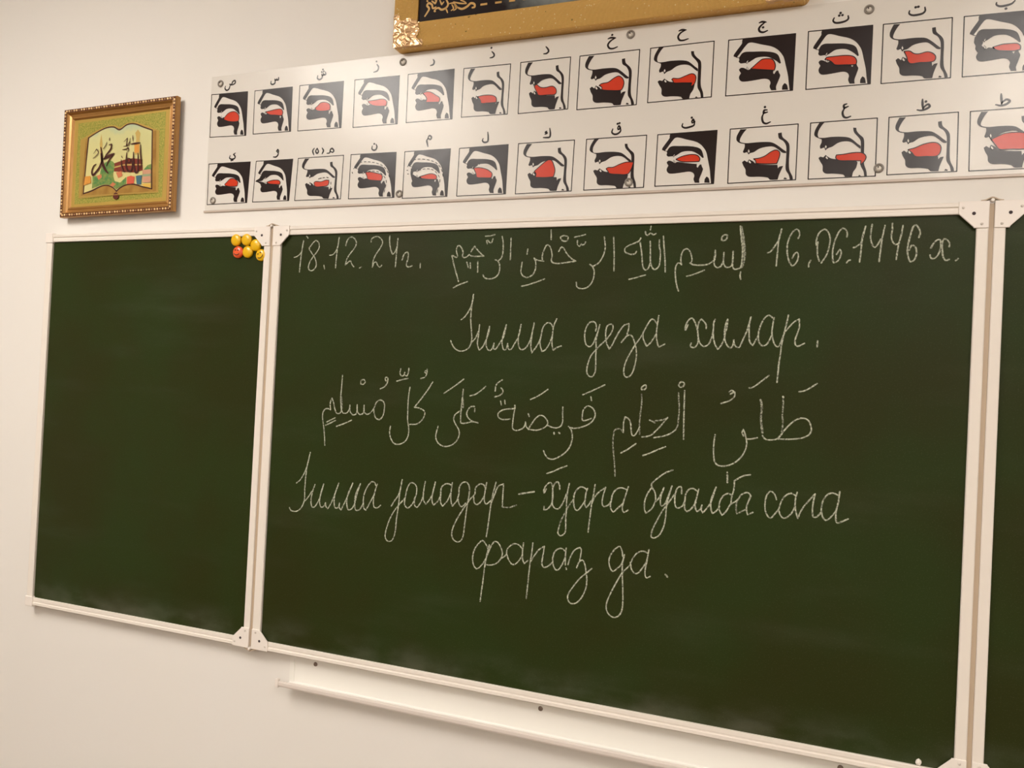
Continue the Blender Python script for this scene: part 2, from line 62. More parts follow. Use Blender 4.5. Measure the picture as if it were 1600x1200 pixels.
  ('word', [(1.0,1.0,[5946,2816,5893,2899,5811,2975,5700,2877,5620,2725,5600,2561,5637,2422,5708,2363,5820,2462,5908,2616,5993,2839,6081,2982,6159,2973,6241,2867,6276,2748,6243,2638,6144,2529,6031,2483,5925,2475]),(1.0,1.0,[5970,2899,5924,2689,5889,2435,5866,2148,5841,1895,5823,1688]),(1.0,1.0,[6243,2638,6362,2740,6375,2847,6464,2955,6556,2991,6651,2967,6721,2887]),(1.0,1.0,[6738,3029,6723,2853,6731,2696,6773,2605,6853,2676]),(1.0,1.0,[6370,2759,6424,2642,6504,2555,6578,2573,6667,2671,6727,2783]),(1.0,1.0,[6941,3052,6928,2842,6902,2629,6881,2313,6857,1892]),(1.0,1.0,[6910,2665,7012,2834,7081,2929,7196,3011]),(1.0,1.0,[7196,3011,7177,2836,7160,2643,7209,2580,7298,2617,7385,2705]),(1.0,1.0,[7390,2775,7411,2898,7479,2983,7568,3011,7652,2960]),(1.0,1.0,[7666,3031,7657,2858,7665,2688]),(1.3,1.0,[7681,2621,7689,2602]),(1.0,1.0,[7388,2809,7405,2656,7465,2560,7527,2576,7602,2697,7658,2841]),(1.0,1.0,[7719,2694,7756,2836,7837,2999,7958,3073,7986,3042,7976,2896,7962,2809]),(1.0,1.0,[7908,2658,7955,2783,8023,2825,8071,2754,8105,2606,8131,2439,8114,2251,8027,2052,7926,1945,7829,1919,7765,1965,7750,2083,7839,2248,7989,2455,8124,2583,8224,2680])]),
  ('word', [(1.0,1.0,[8845,2999,8824,3100,8779,3190,8715,3159,8622,3044,8572,2910,8587,2768,8657,2681,8735,2739,8828,2846,8875,3034]),(1.0,1.0,[8875,3034,8845,2832,8857,2579,8876,2343,8888,2107,8879,1947,8828,1828,8734,1770,8634,1800,8563,1902,8565,2046,8644,2264,8748,2485,8852,2674,9005,2851]),(1.0,1.0,[9005,2851,9047,2983,9138,3105,9247,3149,9344,3121]),(1.0,1.0,[9359,3193,9334,3002,9304,2793,9310,2668,9343,2633,9405,2673]),(1.0,1.0,[9003,2899,9034,2760,9109,2690,9172,2714,9247,2818,9313,2936]),(1.4,1.0,[9707,2747,9743,2708])]),
]
TA = {'head':[(215,6),(1000,0),(1000,1000),(957,996),(937,856),(921,732),(882,556),(845,405),(805,327),(740,246),(655,187),(497,132),(370,86),(308,85),(258,141),(180,263),(136,326),(88,302),(92,271),(140,190),(208,80),(206,43)],'palate':[(136,316),(178,331),(212,266),(263,241),(378,248),(555,264),(680,294),(744,332),(777,385),(808,499),(788,507),(739,455),(686,412),(611,369),(518,356),(435,366),(375,402),(324,433),(251,438),(199,438),(171,404),(180,368),(171,337),(131,328)],'jaw':[(183,548),(208,520),(255,525),(298,554),(330,568),(361,551),(528,585),(700,613),(700,669),(719,684),(747,628),(773,624),(790,675),(808,714),(786,804),(755,911),(763,973),(686,968),(659,901),(669,828),(641,776),(578,751),(474,758),(350,770),(246,769),(203,736),(189,679),(216,613),(195,580)],'windpipe':[(845,974),(847,908),(876,860),(913,891),(933,983)],'teeth':[[(287,429),(312,395),(318,414),(299,455)],[(293,548),(302,511),(324,545),(310,578)]]}
TB = {'palate':[(155,19),(250,23),(202,91),(159,186),(152,238),(175,261),(262,281),(408,278),(553,284),(638,303),(726,369),(801,443),(851,488),(840,509),(798,502),(729,435),(654,378),(558,373),(451,398),(369,456),(315,470),(296,494),(271,445),(226,460),(206,438),(231,347),(228,294),(157,272),(119,241),(101,206),(106,133)],'throat':[(716,138),(769,131),(782,212),(852,292),(885,354),(894,460),(893,656),(905,814),(953,937),(962,990),(917,992),(898,905),(851,809),(848,651),(849,494),(839,375),(798,292),(730,232)],'jaw':[(202,624),(237,595),(282,632),(303,581),(366,621),(405,665),(552,697),(727,712),(737,778),(759,747),(812,739),(781,828),(756,905),(742,980),(628,974),(596,936),(468,910),(321,900),(270,858),(258,763),(224,693)],'windpipe':[(825,977),(841,946),(878,969),(867,984)],'teeth':[[(277,432),(293,394),(313,436),(297,477)],[(296,634),(310,595),(343,645),(326,666)]]}
TC = {'palate':[(136,4),(217,2),(168,68),(126,155),(118,234),(138,273),(213,281),(327,273),(487,282),(590,305),(648,345),(719,419),(771,471),(768,516),(733,486),(651,404),(593,374),(502,367),(424,390),(347,446),(280,471),(245,507),(227,452),(170,471),(157,430),(182,354),(180,305),(91,257),(63,214),(78,123)],'throat':[(650,136),(695,142),(703,195),(745,259),(804,325),(820,399),(823,555),(830,775),(869,909),(878,994),(840,996),(824,904),(781,809),(775,679),(774,536),(767,379),(736,317),(671,231),(654,183)],'jaw':[(144,633),(171,610),(218,626),(251,586),(304,632),(346,656),(506,687),(687,708),(734,745),(716,840),(674,914),(661,990),(554,989),(530,950),(381,924),(267,916),(219,872),(212,772),(176,703)],'windpipe':[(750,989),(766,965),(795,989)],'teeth':[[(230,443),(248,411),(267,443),(252,488)],[(248,638),(263,605),(294,650),(278,672)]]}
DIAGRAMS = [
  {'kind':'A','letter':'sad','c':[(-2278,13304),(-1158,13283),(-1143,12190),(-2263,12221)],'tongue':[(372,602),(416,533),(505,460),(613,434),(706,453),(787,535),(791,625),(763,668),(515,655)],'strokes':[[(-1739,13522),(-1669,13515),(-1638,13576),(-1571,13597),(-1558,13540),(-1616,13503),(-1702,13493)],[(-1711,13498),(-1748,13396),(-1816,13376),(-1868,13421),(-1858,13483)]],'dots':[],'extra':[],'dash':[]},
  {'kind':'A','letter':'sin','c':[(-942,13281),(170,13278),(185,12196),(-928,12208)],'tongue':[(315,512),(457,493),(598,475),(710,476),(761,510),(778,572),(753,630),(576,605),(419,581)],'strokes':[[(-252,13552),(-256,13494),(-295,13491),(-305,13525)],[(-296,13498),(-350,13490),(-360,13523)],[(-351,13496),(-354,13418),(-423,13392),(-472,13422),(-468,13481)]],'dots':[],'extra':[],'dash':[]},
  {'kind':'A','letter':'shin','c':[(382,13288),(1614,13280),(1609,12180),(387,12191)],'tongue':[(383,531),(445,481),(506,425),(582,417),(673,440),(727,499),(726,596),(606,611),(425,584)],'strokes':[[(1093,13551),(1104,13496),(1057,13487),(1031,13530)],[(1057,13494),(1011,13472),(993,13514)],[(1011,13478),(999,13412),(930,13385),(875,13418),(881,13484)]],'dots':[(990,13561),(1044,13569),(1018,13616)],'extra':[],'dash':[]},
  {'kind':'A','letter':'zay','c':[(1920,13280),(3106,13266),(3110,12157),(1934,12160)],'tongue':[(327,473),(479,464),(630,457),(713,477),(750,531),(733,607),(582,601),(428,569),(343,510)],'strokes':[[(2495,13590),(2540,13521),(2512,13438),(2415,13414)]],'dots':[(2478,13656)],'extra':[],'dash':[]},
  {'kind':'A','letter':'ra','c':[(3330,13271),(4485,13279),(4491,12162),(3338,12167)],'tongue':[(348,428),(408,402),(516,418),(625,485),(707,542),(722,587),(705,638),(566,629),(418,616),(435,549),(405,490)],'strokes':[[(3945,13551),(3975,13500),(3959,13439),(3883,13419)]],'dots':[],'extra':[],'dash':[]},
  {'kind':'B','letter':'dhal','c':[(4721,13267),(5833,13257),(5811,12165),(4716,12183)],'tongue':[(337,604),(452,588),(581,589),(682,610),(743,661),(749,749),(563,750),(426,744),(399,677)],'strokes':[[(5376,13575),(5426,13519),(5433,13474),(5391,13445),(5336,13440)]],'dots':[(5360,13658)],'extra':[],'dash':[]},
  {'kind':'B','letter':'dal','c':[(6066,13263),(7186,13266),(7176,12164),(6063,12154)],'tongue':[(303,501),(348,460),(432,527),(527,543),(674,531),(744,590),(755,668),(723,697),(589,691),(401,679),(363,617)],'strokes':[[(6624,13545),(6672,13489),(6687,13438),(6647,13399),(6579,13396)]],'dots':[],'extra':[],'dash':[]},
  {'kind':'B','letter':'kha','c':[(7390,13261),(8655,13263),(8638,12132),(7376,12132)],'tongue':[(359,587),(399,558),(508,543),(600,480),(682,447),(745,496),(775,578),(760,668),(727,711),(528,695),(406,672),(409,626)],'strokes':[[(7979,13559),(8039,13574),(8139,13559)],[(8124,13557),(8028,13501),(7982,13431),(8019,13359),(8096,13343),(8186,13371)]],'dots':[(8064,13632)],'extra':[],'dash':[]},
  {'kind':'C','letter':'ha','c':[(8879,13263),(10138,13268),(10132,12161),(8868,12154)],'tongue':[(367,619),(388,598),(480,612),(591,573),(680,547),(731,576),(749,637),(728,738),(674,784),(687,714),(552,699),(404,682),(391,648)],'strokes':[[(9434,13551),(9490,13566),(9576,13555)],[(9555,13551),(9465,13503),(9425,13435),(9457,13366),(9529,13351),(9628,13373)]],'dots':[],'extra':[],'dash':[]},
  {'kind':'A','letter':'jim','c':[(10418,13254),(11656,13240),(11646,12155),(10407,12154)],'tongue':[(361,555),(401,516),(480,438),(530,401),(613,401),(676,417),(714,477),(728,552),(716,618)],'strokes':[[(10979,13528),(11030,13542),(11107,13526)],[(11082,13522),(11014,13470),(10978,13413),(10999,13357),(11064,13335),(11140,13360)]],'dots':[(11054,13431)],'extra':[],'dash':[]},
  {'kind':'A','letter':'tha','c':[(11885,13253),(12998,13240),(12998,12153),(11883,12148)],'tongue':[(305,482),(428,474),(585,474),(697,493),(754,533),(779,597),(770,651),(613,638),(445,620),(387,563),(341,533),(284,515)],'strokes':[[(12329,13459),(12312,13407),(12351,13364),(12439,13357),(12538,13379),(12576,13415),(12569,13470)]],'dots':[(12415,13492),(12471,13493),(12436,13538)],'extra':[],'dash':[]},
  {'kind':'B','letter':'ta','c':[(13177,13233),(14299,13221),(14308,12139),(13180,12139)],'tongue':[(321,492),(404,495),(469,544),(542,555),(655,534),(739,567),(782,631),(763,695),(681,711),(557,704),(422,708),(379,661),(366,600)],'strokes':[[(13602,13432),(13598,13380),(13647,13345),(13729,13340),(13822,13359),(13857,13400),(13850,13466)]],'dots':[(13700,13483),(13744,13487)],'extra':[],'dash':[]},
  {'kind':'A','letter':'ba','c':[(14486,13215),(15578,13198),(15581,12133),(14493,12135)],'tongue':[(420,551),(541,520),(661,516),(764,527),(806,570),(804,629),(712,642),(581,628),(478,607)],'strokes':[[(14979,13402),(14976,13367),(15028,13331),(15119,13331),(15209,13354),(15258,13401)]],'dots':[(15126,13277)],'extra':[('lips',[(14666,12836),(14655,12731),(14683,12668),(14680,12609),(14718,12546),(14801,12549),(14829,12605),(14776,12664),(14794,12715),(14750,12803)])],'dash':[]},
  {'kind':'A','letter':'ya','c':[(-2247,11543),(-961,11522),(-1005,10514),(-2233,10509)],'tongue':[(421,519),(473,467),(537,402),(605,389),(690,423),(744,494),(730,583),(591,583),(437,554)],'strokes':[[(-1435,11770),(-1494,11738),(-1439,11686),(-1453,11638),(-1538,11622),(-1609,11654),(-1596,11717)]],'dots':[(-1553,11590),(-1510,11596)],'extra':[],'dash':[]},
  {'kind':'A','letter':'waw','c':[(-787,11525),(293,11514),(238,10513),(-834,10520)],'tongue':[(344,532),(457,495),(573,485),(676,498),(722,546),(716,597),(555,588),(421,569)],'strokes':[[(-166,11717),(-199,11739),(-162,11775),(-135,11728),(-173,11704)],[(-135,11728),(-153,11638),(-213,11596),(-284,11604)]],'dots':[],'extra':[('lips',[(-628,11168),(-656,11104),(-764,11043),(-775,11015),(-572,11036),(-520,11090)]),('lips',[(-766,11025),(-630,10958),(-602,10891),(-511,10959),(-583,11005)])],'dash':[]},
  {'kind':'B','letter':'hah','c':[(450,11524),(1721,11520),(1696,10493),(407,10508)],'tongue':[(401,594),(435,571),(553,583),(655,551),(719,555),(728,611),(699,677),(608,697),(432,688)],'strokes':[[(892,11740),(851,11679),(887,11581)],[(1110,11732),(1152,11666),(1119,11592)],[(975,11735),(935,11667),(975,11613),(1014,11649),(975,11735)],[(1253,11596),(1327,11604),(1351,11685),(1395,11701),(1443,11641),(1415,11611),(1347,11635)]],'dots':[],'extra':[],'dash':[[(1059,10997),(1140,11012)],[(1184,11019),(1229,11020)],[(1288,11023),(1333,11008)],[(1411,10903),(1414,10853)],[(1406,10790),(1406,10739)],[(1395,10676),(1375,10620)],[(1355,10564),(1346,10514)]]},
  {'kind':'D','letter':'nun','c':[(1922,11523),(3122,11504),(3124,10466),(1911,10485)],'tongue':[(347,417),(440,411),(602,447),(702,482),(729,533),(709,620),(586,609),(412,576),(389,507)],'strokes':[[(2581,11723),(2607,11663),(2581,11599),(2522,11590),(2478,11625),(2483,11690)]],'dots':[(2531,11736)],'extra':[],'dash':[[(1980,11105),(1994,11079)]]},
  {'kind':'D','letter':'mim','c':[(3345,11502),(4491,11496),(4463,10435),(3341,10436)],'tongue':[(364,555),(467,529),(582,504),(673,515),(741,562),(740,630),(590,622),(419,595)],'strokes':[[(3914,11772),(3948,11829),(4001,11792),(3982,11740),(3914,11765)],[(3915,11758),(3890,11720),(3906,11653),(3925,11578)]],'dots':[],'extra':[('lips',[(3528,11116),(3520,10997),(3548,10888),(3575,10813),(3670,10855),(3639,10930),(3576,10973),(3592,11033),(3642,11077)])],'dash':[[(3425,11071),(3448,11070)],[(3445,10987),(3475,10983)]]},
  {'kind':'A','letter':'lam','c':[(4711,11489),(5871,11500),(5861,10429),(4700,10430)],'tongue':[(322,438),(427,431),(574,468),(668,526),(710,581),(695,659),(532,649),(399,628),(375,547)],'strokes':[[(5373,11805),(5388,11698),(5381,11600),(5306,11584),(5255,11623),(5271,11671)]],'dots':[],'extra':[('gum_tick',[(5180,11104),(5198,11108),(5213,11048),(5198,11046)]),('gum_tick',[(5237,11112),(5283,11112),(5262,11059)]),('gum_tick',[(5309,11106),(5355,11099),(5327,11053)]),('gum_tick',[(5381,11095),(5424,11085),(5399,11038)]),('gum_tick',[(5440,11075),(5478,11061),(5458,11018)]),('gum_tick',[(5499,11032),(5542,11002),(5520,10978)])],'dash':[]},
  {'kind':'B','letter':'kaf','c':[(6107,11503),(7360,11496),(7341,10424),(6089,10418)],'tongue':[(320,574),(428,467),(548,368),(617,372),(669,483),(692,585),(671,704),(500,706),(344,690),(357,627)],'strokes':[[(6799,11784),(6818,11680),(6808,11599),(6744,11590),(6665,11596)],[(6737,11727),(6702,11709),(6747,11685),(6698,11664)]],'dots':[],'extra':[],'dash':[]},
  {'kind':'C','letter':'qaf','c':[(7621,11492),(8882,11491),(8867,10429),(7612,10429)],'tongue':[(361,604),(392,582),(478,581),(592,527),(696,497),(812,504),(787,620),(729,727),(559,723),(419,696),(390,644)],'strokes':[[(8271,11682),(8296,11727),(8325,11679),(8286,11648),(8271,11682)],[(8332,11678),(8335,11612),(8277,11563),(8210,11557),(8157,11598),(8171,11670)]],'dots':[(8267,11769),(8307,11779)],'extra':[],'dash':[]},
  {'kind':'A','letter':'fa','c':[(9108,11483),(10275,11489),(10254,10438),(9096,10440)],'tongue':[(338,500),(421,458),(532,432),(622,428),(701,452),(744,512),(736,568),(585,565),(426,548)],'strokes':[[(9795,11670),(9775,11692),(9798,11743),(9831,11687),(9782,11671)],[(9831,11687),(9817,11622),(9720,11589),(9642,11584),(9588,11619),(9598,11672)]],'dots':[(9771,11778)],'extra':[],'dash':[]},
  {'kind':'B','letter':'ghayn','c':[(10525,11493),(11775,11501),(11772,10438),(10523,10430)],'tongue':[(370,577),(455,571),(539,538),(620,473),(693,442),(746,476),(754,548),(718,689),(565,684),(411,666),(403,613)],'strokes':[[(11198,11816),(11145,11813),(11135,11758),(11207,11773)],[(11135,11751),(11112,11676),(11135,11584),(11190,11552),(11268,11578)]],'dots':[(11156,11875)],'extra':[],'dash':[]},
  {'kind':'C','letter':'ayn','c':[(11996,11501),(13144,11507),(13150,10437),(11996,10437)],'tongue':[(414,598),(522,593),(650,576),(756,578),(820,601),(856,659),(835,732),(779,791),(782,723),(612,712),(450,695),(405,648)],'strokes':[[(12613,11814),(12564,11791),(12573,11736),(12640,11764)],[(12579,11736),(12548,11664),(12567,11582),(12617,11554),(12690,11575)]],'dots':[],'extra':[],'dash':[]},
  {'kind':'B','letter':'zah','c':[(13338,11504),(14458,11511),(14470,10451),(13344,10449)],'tongue':[(293,584),(392,560),(515,508),(638,486),(720,505),(767,569),(755,678),(705,724),(562,720),(407,709),(352,638)],'strokes':[[(13875,11791),(13878,11712),(13887,11620)],[(13795,11604),(13859,11589),(13940,11609),(13996,11650),(13972,11691),(13915,11657),(13888,11613)]],'dots':[(13932,11744)],'extra':[],'dash':[]},
  {'kind':'B','letter':'tah','c':[(14645,11505),(15737,11510),(15749,10446),(14659,10447)],'tongue':[(302,493),(392,446),(491,406),(610,397),(757,414),(828,467),(840,562),(812,654),(763,680),(577,673),(422,663),(365,588)],'strokes':[[(15108,11778),(15114,11689),(15122,11606)],[(15030,11595),(15102,11573),(15189,11588),(15241,11640),(15196,11675),(15143,11642),(15117,11600)]],'dots':[],'extra':[],'dash':[]},
]
WASHERS = [(-2011,13557),(3181,13572),(8453,13594),(12925,13540),(-2053,10606),(3257,10543),(8559,10546),(13204,10577)]
PLATE_SHAPES = [
  ('green_border','leaf',[(42,38),(958,20),(956,958),(35,968)],0),
  ('book_cover','bookgold',[(70,232),(155,187),(284,127),(387,101),(446,109),(491,138),(567,96),(655,97),(769,151),(832,188),(900,222),(917,902),(78,897)],0),
  ('book_page','page',[(130,225),(870,219),(893,887),(106,875)],0),
  ('picture_outline','ink',[(153,214),(259,155),(349,118),(427,119),(489,154),(567,109),(643,110),(745,161),(835,206),(844,533),(856,866),(760,837),(661,799),(587,799),(525,827),(485,866),(449,821),(385,787),(321,792),(219,837),(123,863),(137,534)],1),
  ('sky','sky',[(167,223),(266,166),(352,133),(427,135),(490,173),(568,125),(643,125),(745,177),(824,215),(833,532),(844,850),(760,822),(661,784),(586,784),(518,815),(484,844),(451,807),(384,773),(320,777),(219,819),(136,844),(150,535)],1),
  ('hill','dome',[(762,635),(798,593),(834,584),(837,655),(762,648)],0),
  ('minaret','ochre',[(308,536),(290,362),(285,295),(297,189),(316,298),(316,365),(319,537)],0),
  ('minaret','ochre',[(662,464),(670,282),(656,221),(683,185),(711,231),(705,286),(712,469)],0),
  ('minaret_band','orange',[(654,353),(702,351),(704,442),(657,446)],0),
  ('mosque_wall','brick',[(450,539),(553,509),(641,501),(743,524),(752,647),(658,661),(453,630)],0),
  ('mosque_band','ochre',[(451,578),(555,559),(744,576),(745,589),(555,574),(452,594)],0),
  ('green_dome','dome',[(325,551),(363,517),(401,505),(440,522),(456,563),(447,679),(465,739),(523,763),(584,704),(586,779),(524,809),(485,835),(451,802),(384,770),(320,773),(225,805),(226,674),(303,654)],1),
  ('rose','brick2',[(271,665),(316,649),(330,683),(292,712)],1),
  ('rose','brick2',[(416,781),(447,751),(479,775),(449,803)],1),
  ('rose','brick2',[(475,643),(532,635),(546,688),(502,710)],1),
  ('tent','red',[(594,705),(634,695),(674,711),(667,785),(596,785)],0),
  ('drum','blue',[(686,702),(747,699),(743,804),(698,795)],0),
  ('house','pink',[(752,643),(836,643),(838,693),(753,692)],0),
  ('house','pink',[(754,718),(838,718),(841,789),(756,782)],0),
  ('house_base','dome2',[(753,692),(838,693),(838,718),(754,718)],0),
  ('ground','yellow',[(747,796),(841,799),(844,848),(772,826)],0),
  ('house','orange',[(147,661),(206,659),(216,739),(138,762)],0),
  ('tassel','brown',[(457,913),(467,882),(486,870),(507,884),(519,917),(510,942),(488,948),(467,939)],1),
]
PLATE_STROKES = [
  ('calligraphy',17,[(305,344),(325,472),(306,556),(257,631),(232,651),(219,614),(237,550),(262,532)]),
  ('calligraphy',22,[(310,417),(335,539),(366,607),(395,646)]),
  ('calligraphy',13,[(392,326),(420,322),(412,374),(372,430),(342,480)]),
  ('calligraphy',22,[(342,480),(399,452),(449,431)]),
  ('calligraphy',12,[(443,441),(400,499),(374,562)]),
  ('calligraphy',8,[(395,246),(393,279)]),
  ('calligraphy',7,[(229,409),(260,359),(281,401),(250,445),(225,462)]),
  ('calligraphy',7,[(332,366),(356,329),(368,290)]),
  ('calligraphy',13,[(722,360),(727,458),(738,575),(733,626)]),
  ('calligraphy',12,[(622,343),(668,340),(718,337)]),
  ('calligraphy',14,[(528,510),(538,583),(560,643),(577,638)]),
  ('calligraphy',16,[(583,437),(580,561),(601,634),(635,641),(648,580),(634,514)]),
  ('calligraphy',16,[(652,437),(660,568),(680,660),(704,656),(705,559),(699,455)]),
  ('calligraphy',10,[(597,497),(624,513),(615,551),(594,536),(597,497)]),
  ('calligraphy',9,[(537,397),(575,393),(595,382),(601,413),(582,417)]),
  ('calligraphy',7,[(547,309),(584,273),(574,351),(613,316)]),
  ('calligraphy',7,[(546,361),(599,347),(612,276)]),
  ('calligraphy',7,[(637,246),(641,312)]),
  ('calligraphy',7,[(527,464),(543,492)]),
  ('page_line',5,[(85,906),(489,896),(913,905)]),
]
ORNAMENT = [(20,[(3765,14482),(3818,14553),(3863,14638),(3808,14717),(3845,14766),(3928,14720),(3957,14635),(4031,14652)]),(18,[(3923,14801),(4007,14737),(4033,14805),(3961,14845)]),(16,[(4122,14793),(4172,14692),(4220,14745)]),(20,[(4280,14790),(4330,14677),(4281,14603),(4174,14577),(4092,14627),(4014,14604)]),(26,[(4000,14570),(4013,14561)]),(22,[(3802,14823),(3815,14810)]),(14,[(4271,14604),(4304,14546),(4326,14493)]),(14,[(4425,14659),(4469,14564),(4416,14528)]),(14,[(4483,14666),(4532,14556),(4475,14524)]),(22,[(4556,14582),(4675,14531),(4798,14568),(4881,14628),(4969,14599),(4980,14534),(4925,14527)]),(14,[(4461,14713),(4619,14662),(4775,14635)]),(14,[(4364,14690),(4462,14686),(4566,14580)]),(12,[(4635,14726),(4714,14692),(4775,14646)])]
ORNAMENT_DASHES = [[(5116,14566),(5275,14567)],[(5463,14563),(5616,14564)],[(5789,14559),(5927,14556)],[(6110,14555),(6256,14553)]]
MAGNETS = [(-1070,9542),(-754,9542),(-479,9404),(-993,9243),(-706,9245),(-303,9161)]

# ---------------------------------------------------------------- helpers
def lin(c):
    c /= 255.0
    return c / 12.92 if c <= 0.04045 else ((c + 0.055) / 1.055) ** 2.4
def rgb(r, g, b): return (lin(r), lin(g), lin(b), 1.0)

MATS = {}
def mat(name, col, rough=0.5, metal=0.0, spec=0.5, coat=0.0, coat_rough=0.2, bump=None, vary=None):
    """bump=(scale, strength, distance); vary=(scale, colour2, detail)"""
    if name in MATS: return MATS[name]
    m = bpy.data.materials.new(name); m.use_nodes = True
    nt = m.node_tree; b = nt.nodes['Principled BSDF']
    b.inputs['Base Color'].default_value = col
    b.inputs['Roughness'].default_value = rough
    b.inputs['Metallic'].default_value = metal
    b.inputs['Specular IOR Level'].default_value = spec
    b.inputs['Coat Weight'].default_value = coat
    b.inputs['Coat Roughness'].default_value = coat_rough
    tc = nt.nodes.new('ShaderNodeTexCoord')
    if vary:
        n = nt.nodes.new('ShaderNodeTexNoise'); n.inputs['Scale'].default_value = vary[0]
        n.inputs['Detail'].default_value = vary[2]
        nt.links.new(tc.outputs['Object'], n.inputs['Vector'])
        mx = nt.nodes.new('ShaderNodeMix'); mx.data_type = 'RGBA'
        rp = nt.nodes.new('ShaderNodeMapRange'); rp.inputs[1].default_value = 0.35; rp.inputs[2].default_value = 0.65
        nt.links.new(n.outputs['Fac'], rp.inputs[0])
        nt.links.new(rp.outputs[0], mx.inputs[0])
        mx.inputs[6].default_value = col; mx.inputs[7].default_value = vary[1]
        nt.links.new(mx.outputs[2], b.inputs['Base Color'])
    if bump:
        n = nt.nodes.new('ShaderNodeTexNoise'); n.inputs['Scale'].default_value = bump[0]
        n.inputs['Detail'].default_value = 3.0
        nt.links.new(tc.outputs['Object'], n.inputs['Vector'])
        bp = nt.nodes.new('ShaderNodeBump'); bp.inputs['Strength'].default_value = bump[1]
        bp.inputs['Distance'].default_value = bump[2]
        nt.links.new(n.outputs['Fac'], bp.inputs['Height'])
        nt.links.new(bp.outputs['Normal'], b.inputs['Normal'])
        if coat: nt.links.new(bp.outputs['Normal'], b.inputs['Coat Normal'])
    MATS[name] = m
    return m

def base_of(parent):
    v = Vector((0, 0, 0))
    while parent is not None:
        v += parent.location; parent = parent.parent
    return v

def link(name, me, mats, parent=None, origin=None):
    o = bpy.data.objects.new(name, me); COL.objects.link(o)
    if not isinstance(mats, (list, tuple)): mats = [mats]
    for m in mats: me.materials.append(m)
    if parent is not None:
        o.parent = parent
    return o

def obj(name, verts, faces, mats, parent=None, origin=None, smooth=False, mi=None, bevel=0.0):
    """verts in world metres. A child keeps the origin of its thing, a top-level mesh gets `origin`."""
    off = base_of(parent) if parent is not None else Vector(origin if origin else (0, 0, 0))
    me = bpy.data.meshes.new(name)
    me.from_pydata([tuple(Vector(v) - off) for v in verts], [], faces)
    if mi is not None: me.polygons.foreach_set('material_index', mi)
    if smooth: me.polygons.foreach_set('use_smooth', [True] * len(me.polygons))
    me.update()
    o = link(name, me, mats, parent)
    if parent is None: o.location = off
    if bevel:
        md = o.modifiers.new('bevel', 'BEVEL'); md.width = bevel; md.segments = 2; md.limit_method = 'ANGLE'
    return o

def thing(name, label, cat, loc, group=None):
    o = bpy.data.objects.new(name, None); COL.objects.link(o)
    o.empty_display_size = 0.05
    o.location = loc; o['label'] = label; o['category'] = cat
    if group: o['group'] = group
    return o

def tag(o, label, cat, group=None):
    o['label'] = label; o['category'] = cat
    if group: o['group'] = group
    return o

